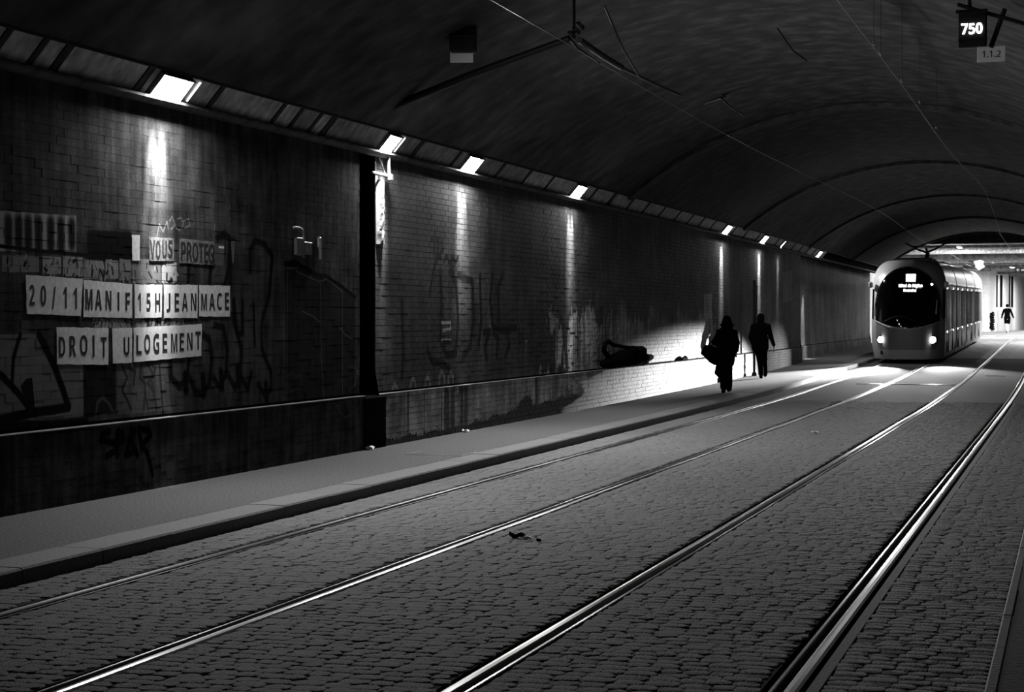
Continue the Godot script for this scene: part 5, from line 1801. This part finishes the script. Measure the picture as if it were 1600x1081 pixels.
	# bogies and floor
	for z in [2.2, 11.6, 19.2, 28.0]:
		mb = MB.new()
		mb.box(Vector3(-1.0, 0.12, -z - 0.9), Vector3(1.0, 0.36, -z + 0.9), 0.05)
		obj("bogie", mb, M.rubber, o)
		for sx in [-0.75, 0.75]:
			for dz in [-0.65, 0.65]:
				mb = MB.new()
				mb.tube([Vector3(sx - 0.06, 0.29, -z + dz), Vector3(sx + 0.06, 0.29, -z + dz)], 0.29, 0.29, 20)
				obj("wheel", mb, M.steel, o)
	mb = MB.new()
	mb.box(Vector3(-1.05, 0.30, -31.0), Vector3(1.05, 0.38, -0.9))
	obj("underfloor", mb, M.rubber, o)
	# roof boxes and pantograph
	for z in [4.5, 12.0, 26.0]:
		mb = MB.new()
		mb.box(Vector3(-0.62, TRAM_H - 0.03, -z - 1.4), Vector3(0.62, TRAM_H + 0.12, -z + 1.4), 0.05)
		obj("roof_box", mb, M.rubber, o)
	var pz := -9.6
	mb = MB.new()
	mb.box(Vector3(-0.5, TRAM_H - 0.02, pz - 0.7), Vector3(0.5, TRAM_H + 0.10, pz + 0.7), 0.03)
	obj("pantograph_base", mb, M.rubber, o)
	mb = MB.new()
	mb.tube([Vector3(0.0, TRAM_H + 0.08, pz + 0.5), Vector3(0, TRAM_H + 0.42, pz - 0.55)], 0.09, 0.08, 8)
	mb.tube([Vector3(0, TRAM_H + 0.42, pz - 0.55), Vector3(0, TRAM_H + 0.60, pz + 0.3)], 0.05, 0.04, 8)
	obj("pantograph_arm", mb, M.rubber, o)
	mb = MB.new()
	for sx in [-1.0, 1.0]: mb.tube([Vector3(0, TRAM_H + 0.45, pz + 0.3), Vector3(sx * 0.30, TRAM_H + 0.56, pz + 0.3), Vector3(sx * 0.75, TRAM_H + 0.80, pz + 0.3)], 0.04, 0.03, 8)
	obj("pantograph_horns", mb, M.rubber, o)
	mb = MB.new()
	mb.tube([Vector3(-0.5, TRAM_H + 0.68, pz + 0.3), Vector3(0.5, TRAM_H + 0.68, pz + 0.3)], 0.02, 0.02, 6)
	obj("contact_strip", mb, M.rubber, o)

# ---------------------------------------------------------------- the lit station hall behind the tunnel
func build_station() -> void:
	var c := structure("ceiling_station", "pale concrete beams and slab over the hall behind the tram", "ceiling")
	var mb := MB.new()
	strip(mb, [Vector2(6.5, 5.75), Vector2(-11.5, 5.75)], steps(MOUTH, 190.0, 4.0), false)
	obj("slab", mb, M.concrete, c)
	for k in 9:
		var s := 88.0 + k * 8.5
		mb = MB.new()
		strip(mb, [Vector2(-11.5, 5.76), Vector2(-11.5, 5.22), Vector2(6.5, 5.22), Vector2(6.5, 5.76)], [s, s + 0.7], false, true, false)
		for e in 2:
			var se := s + 0.7 * e
			mb.quad(P(-11.5, 5.22, se), P(6.5, 5.22, se), P(6.5, 5.76, se), P(-11.5, 5.76, se))
		obj("beam", mb, M.concrete if k % 2 == 0 else M.concrete_dark, c)
	var lintel := structure("wall_portal", "dark flat lintel over the far mouth of the vault", "lintel")
	mb = MB.new()
	for e in 2: mb.quad(P(-9.5, 5.10, MOUTH + 0.02 + e * 0.9), P(3.0, 5.10, MOUTH + 0.02 + e * 0.9), P(3.0, 6.3, MOUTH + 0.02 + e * 0.9), P(-9.5, 6.3, MOUTH + 0.02 + e * 0.9))
	strip(mb, [Vector2(3.0, 5.10), Vector2(-9.5, 5.10)], [MOUTH + 0.02, MOUTH + 0.92], false)
	obj("face", mb, M.rib, lintel)
	# pipes across the hall
	for q in [[92.0, 5.05, 0.16, "thick pipe crossing under the first hall beams", 0], [99.5, 5.0, 0.20, "lagged pale pipe crossing the hall above the tram", 1], [108.0, 5.02, 0.10, "thin pipe crossing the hall above the white wall", 0]]:
		var o := thing("ceiling_pipe", q[3], "pipe", P(0, q[1], q[0]))
		mb = MB.new()
		mb.tube([P(-11.0, q[1], q[0]) - o.position, P(6.0, q[1], q[0]) - o.position], q[2], q[2], 12)
		obj("pipe", mb, M.concrete if q[4] == 1 else M.panel_mid, o)
		for x in [-9.0, -6.0, -3.0, 0.0, 3.0]:
			mb = MB.new()
			mb.tube([P(x, q[1], q[0]) - o.position, P(x, 5.76, q[0]) - o.position], 0.035, 0.035, 6)
			obj("hanger", mb, M.steel, o)
	# dark cable tray
	var tr := thing("cable_tray", "long dark cable tray under the hall ceiling above the tram", "tray", P(-5.5, 5.15, 95.0))
	mb = MB.new()
	mb.box(Vector3(-1.6, -0.12, -0.2), Vector3(2.6, 0.12, 0.2), 0.02)
	obj("tray", mb, M.rubber, tr)
	for x in [-1.2, 0.5, 2.2]:
		mb = MB.new()
		mb.box(Vector3(x - 0.03, 0.1, -0.03), Vector3(x + 0.03, 0.61, 0.03))
		obj("hanger", mb, M.steel, tr)
	# white side wall of the hall with piers, slots and doors
	var w := structure("wall_station", "white wall with dark slots behind the tram", "wall")
	mb = MB.new()
	strip(mb, [Vector2(-9.2, 5.8), Vector2(-8.9, 5.8), Vector2(-8.9, 0.0), Vector2(-9.2, 0.0)], steps(MOUTH, 190.0, 3.0), false)
	obj("surface", mb, M.white_paint, w)
	mb = MB.new()
	for e in 2: mb.quad(P(-9.5, 0.0, 175.0 + e), P(7.0, 0.0, 175.0 + e), P(7.0, 5.8, 175.0 + e), P(-9.5, 5.8, 175.0 + e))
	obj("end_surface", mb, M.concrete_dark, w)
	mb = MB.new()
	strip(mb, [Vector2(6.2, 0.0), Vector2(6.2, 5.8), Vector2(6.5, 5.8)], steps(MOUTH, 190.0, 3.0), false)
	obj("right_surface", mb, M.concrete, w)
	mb = MB.new()
	mb.quad(P(1.1, 0.0, MOUTH + 0.5), P(6.4, 0.0, MOUTH + 0.5), P(6.4, 5.8, MOUTH + 0.5), P(1.1, 5.8, MOUTH + 0.5))
	obj("corner_surface", mb, M.concrete, w)
	var lat := -8.5
	for q in [[1544.0, 1576.0, 0], [1577.0, 1585.0, 1]]:
		var a := on_wall(q[0], 500, lat).x
		var b := on_wall(q[1], 500, lat).x
		mb = MB.new()
		strip(mb, [Vector2(lat - 0.5, 5.7), Vector2(lat, 5.7), Vector2(lat, 0.5), Vector2(lat - 0.5, 0.5)], steps(a, b, 2.0), false, true, true)
		obj("pier", mb, M.white_paint, w)
		var slots: Array = [[1557.0, 1559.0], [1562.8, 1566.5]] if q[2] == 0 else [[1577.2, 1578.6], [1580.2, 1583.2]]
		for sl in slots:
			var s0 := on_wall(sl[0], 450, lat + 0.02).x
			var s1 := on_wall(sl[1], 450, lat + 0.02).x
			var y1 := on_wall((sl[0] + sl[1]) / 2.0, 430, lat).y
			var y0 := on_wall((sl[0] + sl[1]) / 2.0, 480, lat).y
			mb = MB.new()
			strip(mb, [Vector2(lat - 0.05, y1), Vector2(lat + 0.02, y1), Vector2(lat + 0.02, y0), Vector2(lat - 0.05, y0)], [s0, s1], false, true, true)
			obj("slot", mb, M.soot_shade, w)
		var hs0 := on_wall(q[0] + (q[1] - q[0]) * 0.42, 500, lat).x
		var hy := on_wall(q[0] + (q[1] - q[0]) * 0.6, 420, lat).y
		mb = MB.new()
		strip(mb, [Vector2(lat - 0.1, hy + 0.22), Vector2(lat + 0.5, hy + 0.16), Vector2(lat + 0.5, hy - 0.1), Vector2(lat - 0.1, hy - 0.1)], [hs0, b - 0.5], false, true, true)
		obj("canopy", mb, M.concrete_dark, w)
	var d0 := on_wall(1559, 500, lat + 0.03).x
	var d1 := on_wall(1575, 500, lat + 0.03).x
	mb = MB.new()
	strip(mb, [Vector2(lat - 0.05, 2.35), Vector2(lat + 0.03, 2.35), Vector2(lat + 0.03, 0.6), Vector2(lat - 0.05, 0.6)], [d0, d1], false, true, true)
	obj("door", mb, M.shell, w)
	# scrawl on the white wall
	mb = MB.new()
	rng.seed = 51
	var prev := Vector3.ZERO
	for k in 26:
		var uu := 1550.0 + 3.6 * sin(k * 1.9) + rng.randf_range(-1, 1)
		var vv := lerpf(488.0, 515.0, k / 25.0)
		var sy := on_wall(uu, vv, lat + 0.02)
		var p := P(lat + 0.02, sy.y, sy.x)
		if k > 0: mb.tube([prev, p], 0.07, 0.07, 5)
		prev = p
	var gr := obj("painted_scrawl", mb, M.cloth, w)
	gr.set_meta("label", "black scrawl painted on the white wall")
	# sign with a white cross near the right edge
	var d := ray(1593, 421.5)
	var sp := EYE + d * (118.0 / -d.z)
	var sg := thing("hanging_sign", "small dark hanging sign with a white cross behind the runner", "sign", sp)
	mb = MB.new()
	mb.box(Vector3(-0.3, -0.14, -0.05), Vector3(1.2, 0.14, 0.05), 0.01)
	obj("sign_case", mb, M.rubber, sg)
	mb = MB.new()
	mb.box(Vector3(-0.2, -0.03, 0.045), Vector3(0.0, 0.03, 0.06))
	mb.box(Vector3(-0.13, -0.10, 0.045), Vector3(-0.07, 0.10, 0.06))
	obj("cross_mark", mb, M.shell, sg)
	mb = MB.new()
	mb.box(Vector3(0.1, -0.07, 0.045), Vector3(1.1, 0.03, 0.06))
	obj("white_bar", mb, M.shell, sg)
	for x in [-0.2, 1.1]:
		mb = MB.new()
		mb.tube([Vector3(x, 0.1, 0), Vector3(x, 5.75 - sp.y, 0)], 0.02, 0.02, 6)
		obj("hanger", mb, M.steel, sg)
	# lamps of the hall
	for k in 7:
		var s := 90.0 + k * 12.0
		for side in 2:
			if side == 1 and k > 5: continue
			var lt := -1.2 if side == 1 else -5.0
			var o := thing("hall_light", "long ceiling luminaire in the lit hall behind the tram", "ceiling light", P(lt, 5.14, s), "hall luminaires")
			o.rotation.y = heading(s)
			mb = MB.new()
			mb.box(Vector3(-0.12, 0.0, -0.8), Vector3(0.12, 0.09, 0.8), 0.02)
			obj("casing", mb, M.galv, o)
			mb = MB.new()
			mb.box(Vector3(-0.09, -0.02, -0.75), Vector3(0.09, 0.004, 0.75), 0.01)
			obj("light_tube", mb, glow(8.0), o)
			for e in [-0.6, 0.6]:
				mb = MB.new()
				mb.tube([Vector3(0, 0.08, e), Vector3(0, 0.62, e)], 0.012, 0.012, 6)
				obj("hanger", mb, M.steel, o)
			var l := AreaLight3D.new()
			l.name = "hall_lamp_light"
			l.area_size = Vector2(0.16, 1.4)
			l.light_energy = HALL_ENERGY
			l.shadow_enabled = true
			l.area_range = 120.0
			o.add_child(l, true)
			l.transform = Transform3D(Basis(Vector3.RIGHT, -PI / 2.0), Vector3(0, -0.03, 0))
	# floodlight bracket on the left above the tram's tail
	d = ray(1530, 413)
	var fp := EYE + d * (104.5 / -d.z)
	var fl := thing("hall_floodlight", "bright tilted floodlight on a bracket above the tram's tail", "floodlight", fp)
	mb = MB.new()
	mb.xbox(Transform3D(Basis(Vector3(0, 0, 1), 0.5), Vector3.ZERO), Vector3(0.22, 0.30, 0.08), 0.03)
	obj("housing", mb, M.galv, fl)
	mb = MB.new()
	mb.xbox(Transform3D(Basis(Vector3(0, 0, 1), -0.5), Vector3(0.02, 0.0, 0.09)), Vector3(0.13, 0.24, 0.01), 0.004)
	obj("lamp_glass", mb, glow(12.0), fl)
	mb = MB.new()
	mb.tube([Vector3(-0.1, 0.1, 0), Vector3(-0.55, 0.2, 0), Vector3(-0.55, 5.20 - fp.y, 0)], 0.06, 0.06, 8)
	obj("bracket", mb, M.rubber, fl)

const LAMP_ENERGY := [23.0, 15.0, 29.0, 16.0, 9.0, 9.0, 2.0, 8.0]
const HEAD_ENERGY := 1650.0
const SALOON_ENERGY := 16.0
const HALL_ENERGY := 85.0
const WASH_ENERGY := 38.0

func _ready() -> void:
	make_path()
	var yaw := atan((1680.0 - CX) / F)
	var pitch := atan((CY - 497.0) / F)
	cam_basis = Basis(Vector3.UP, yaw) * Basis(Vector3.RIGHT, -pitch)
	var cam := Camera3D.new()
	cam.name = "camera"
	cam.fov = rad_to_deg(2.0 * atan(CY / F))
	cam.near = 0.1
	cam.far = 400.0
	cam.transform = Transform3D(cam_basis, EYE)
	cam.current = true
	add_child(cam)
	var env := Environment.new()
	env.background_mode = Environment.BG_COLOR
	env.background_color = Color(0.012, 0.012, 0.012)
	env.tonemap_mode = Environment.TONE_MAPPER_LINEAR
	env.tonemap_exposure = 1.0
	env.sdfgi_enabled = true
	env.ssao_enabled = true
	env.ssil_enabled = true
	var we := WorldEnvironment.new()
	we.name = "world"
	we.environment = env
	add_child(we)
	make_materials()
	M.dot_glow = glow(2.5)
	build_ground()
	build_rails()
	build_walks()
	build_left_wall()
	build_vault()
	build_band()
	build_station()
	build_tram()
	build_overhead()
	build_signs()
	build_sheets()
	build_wall_things()
	build_people()
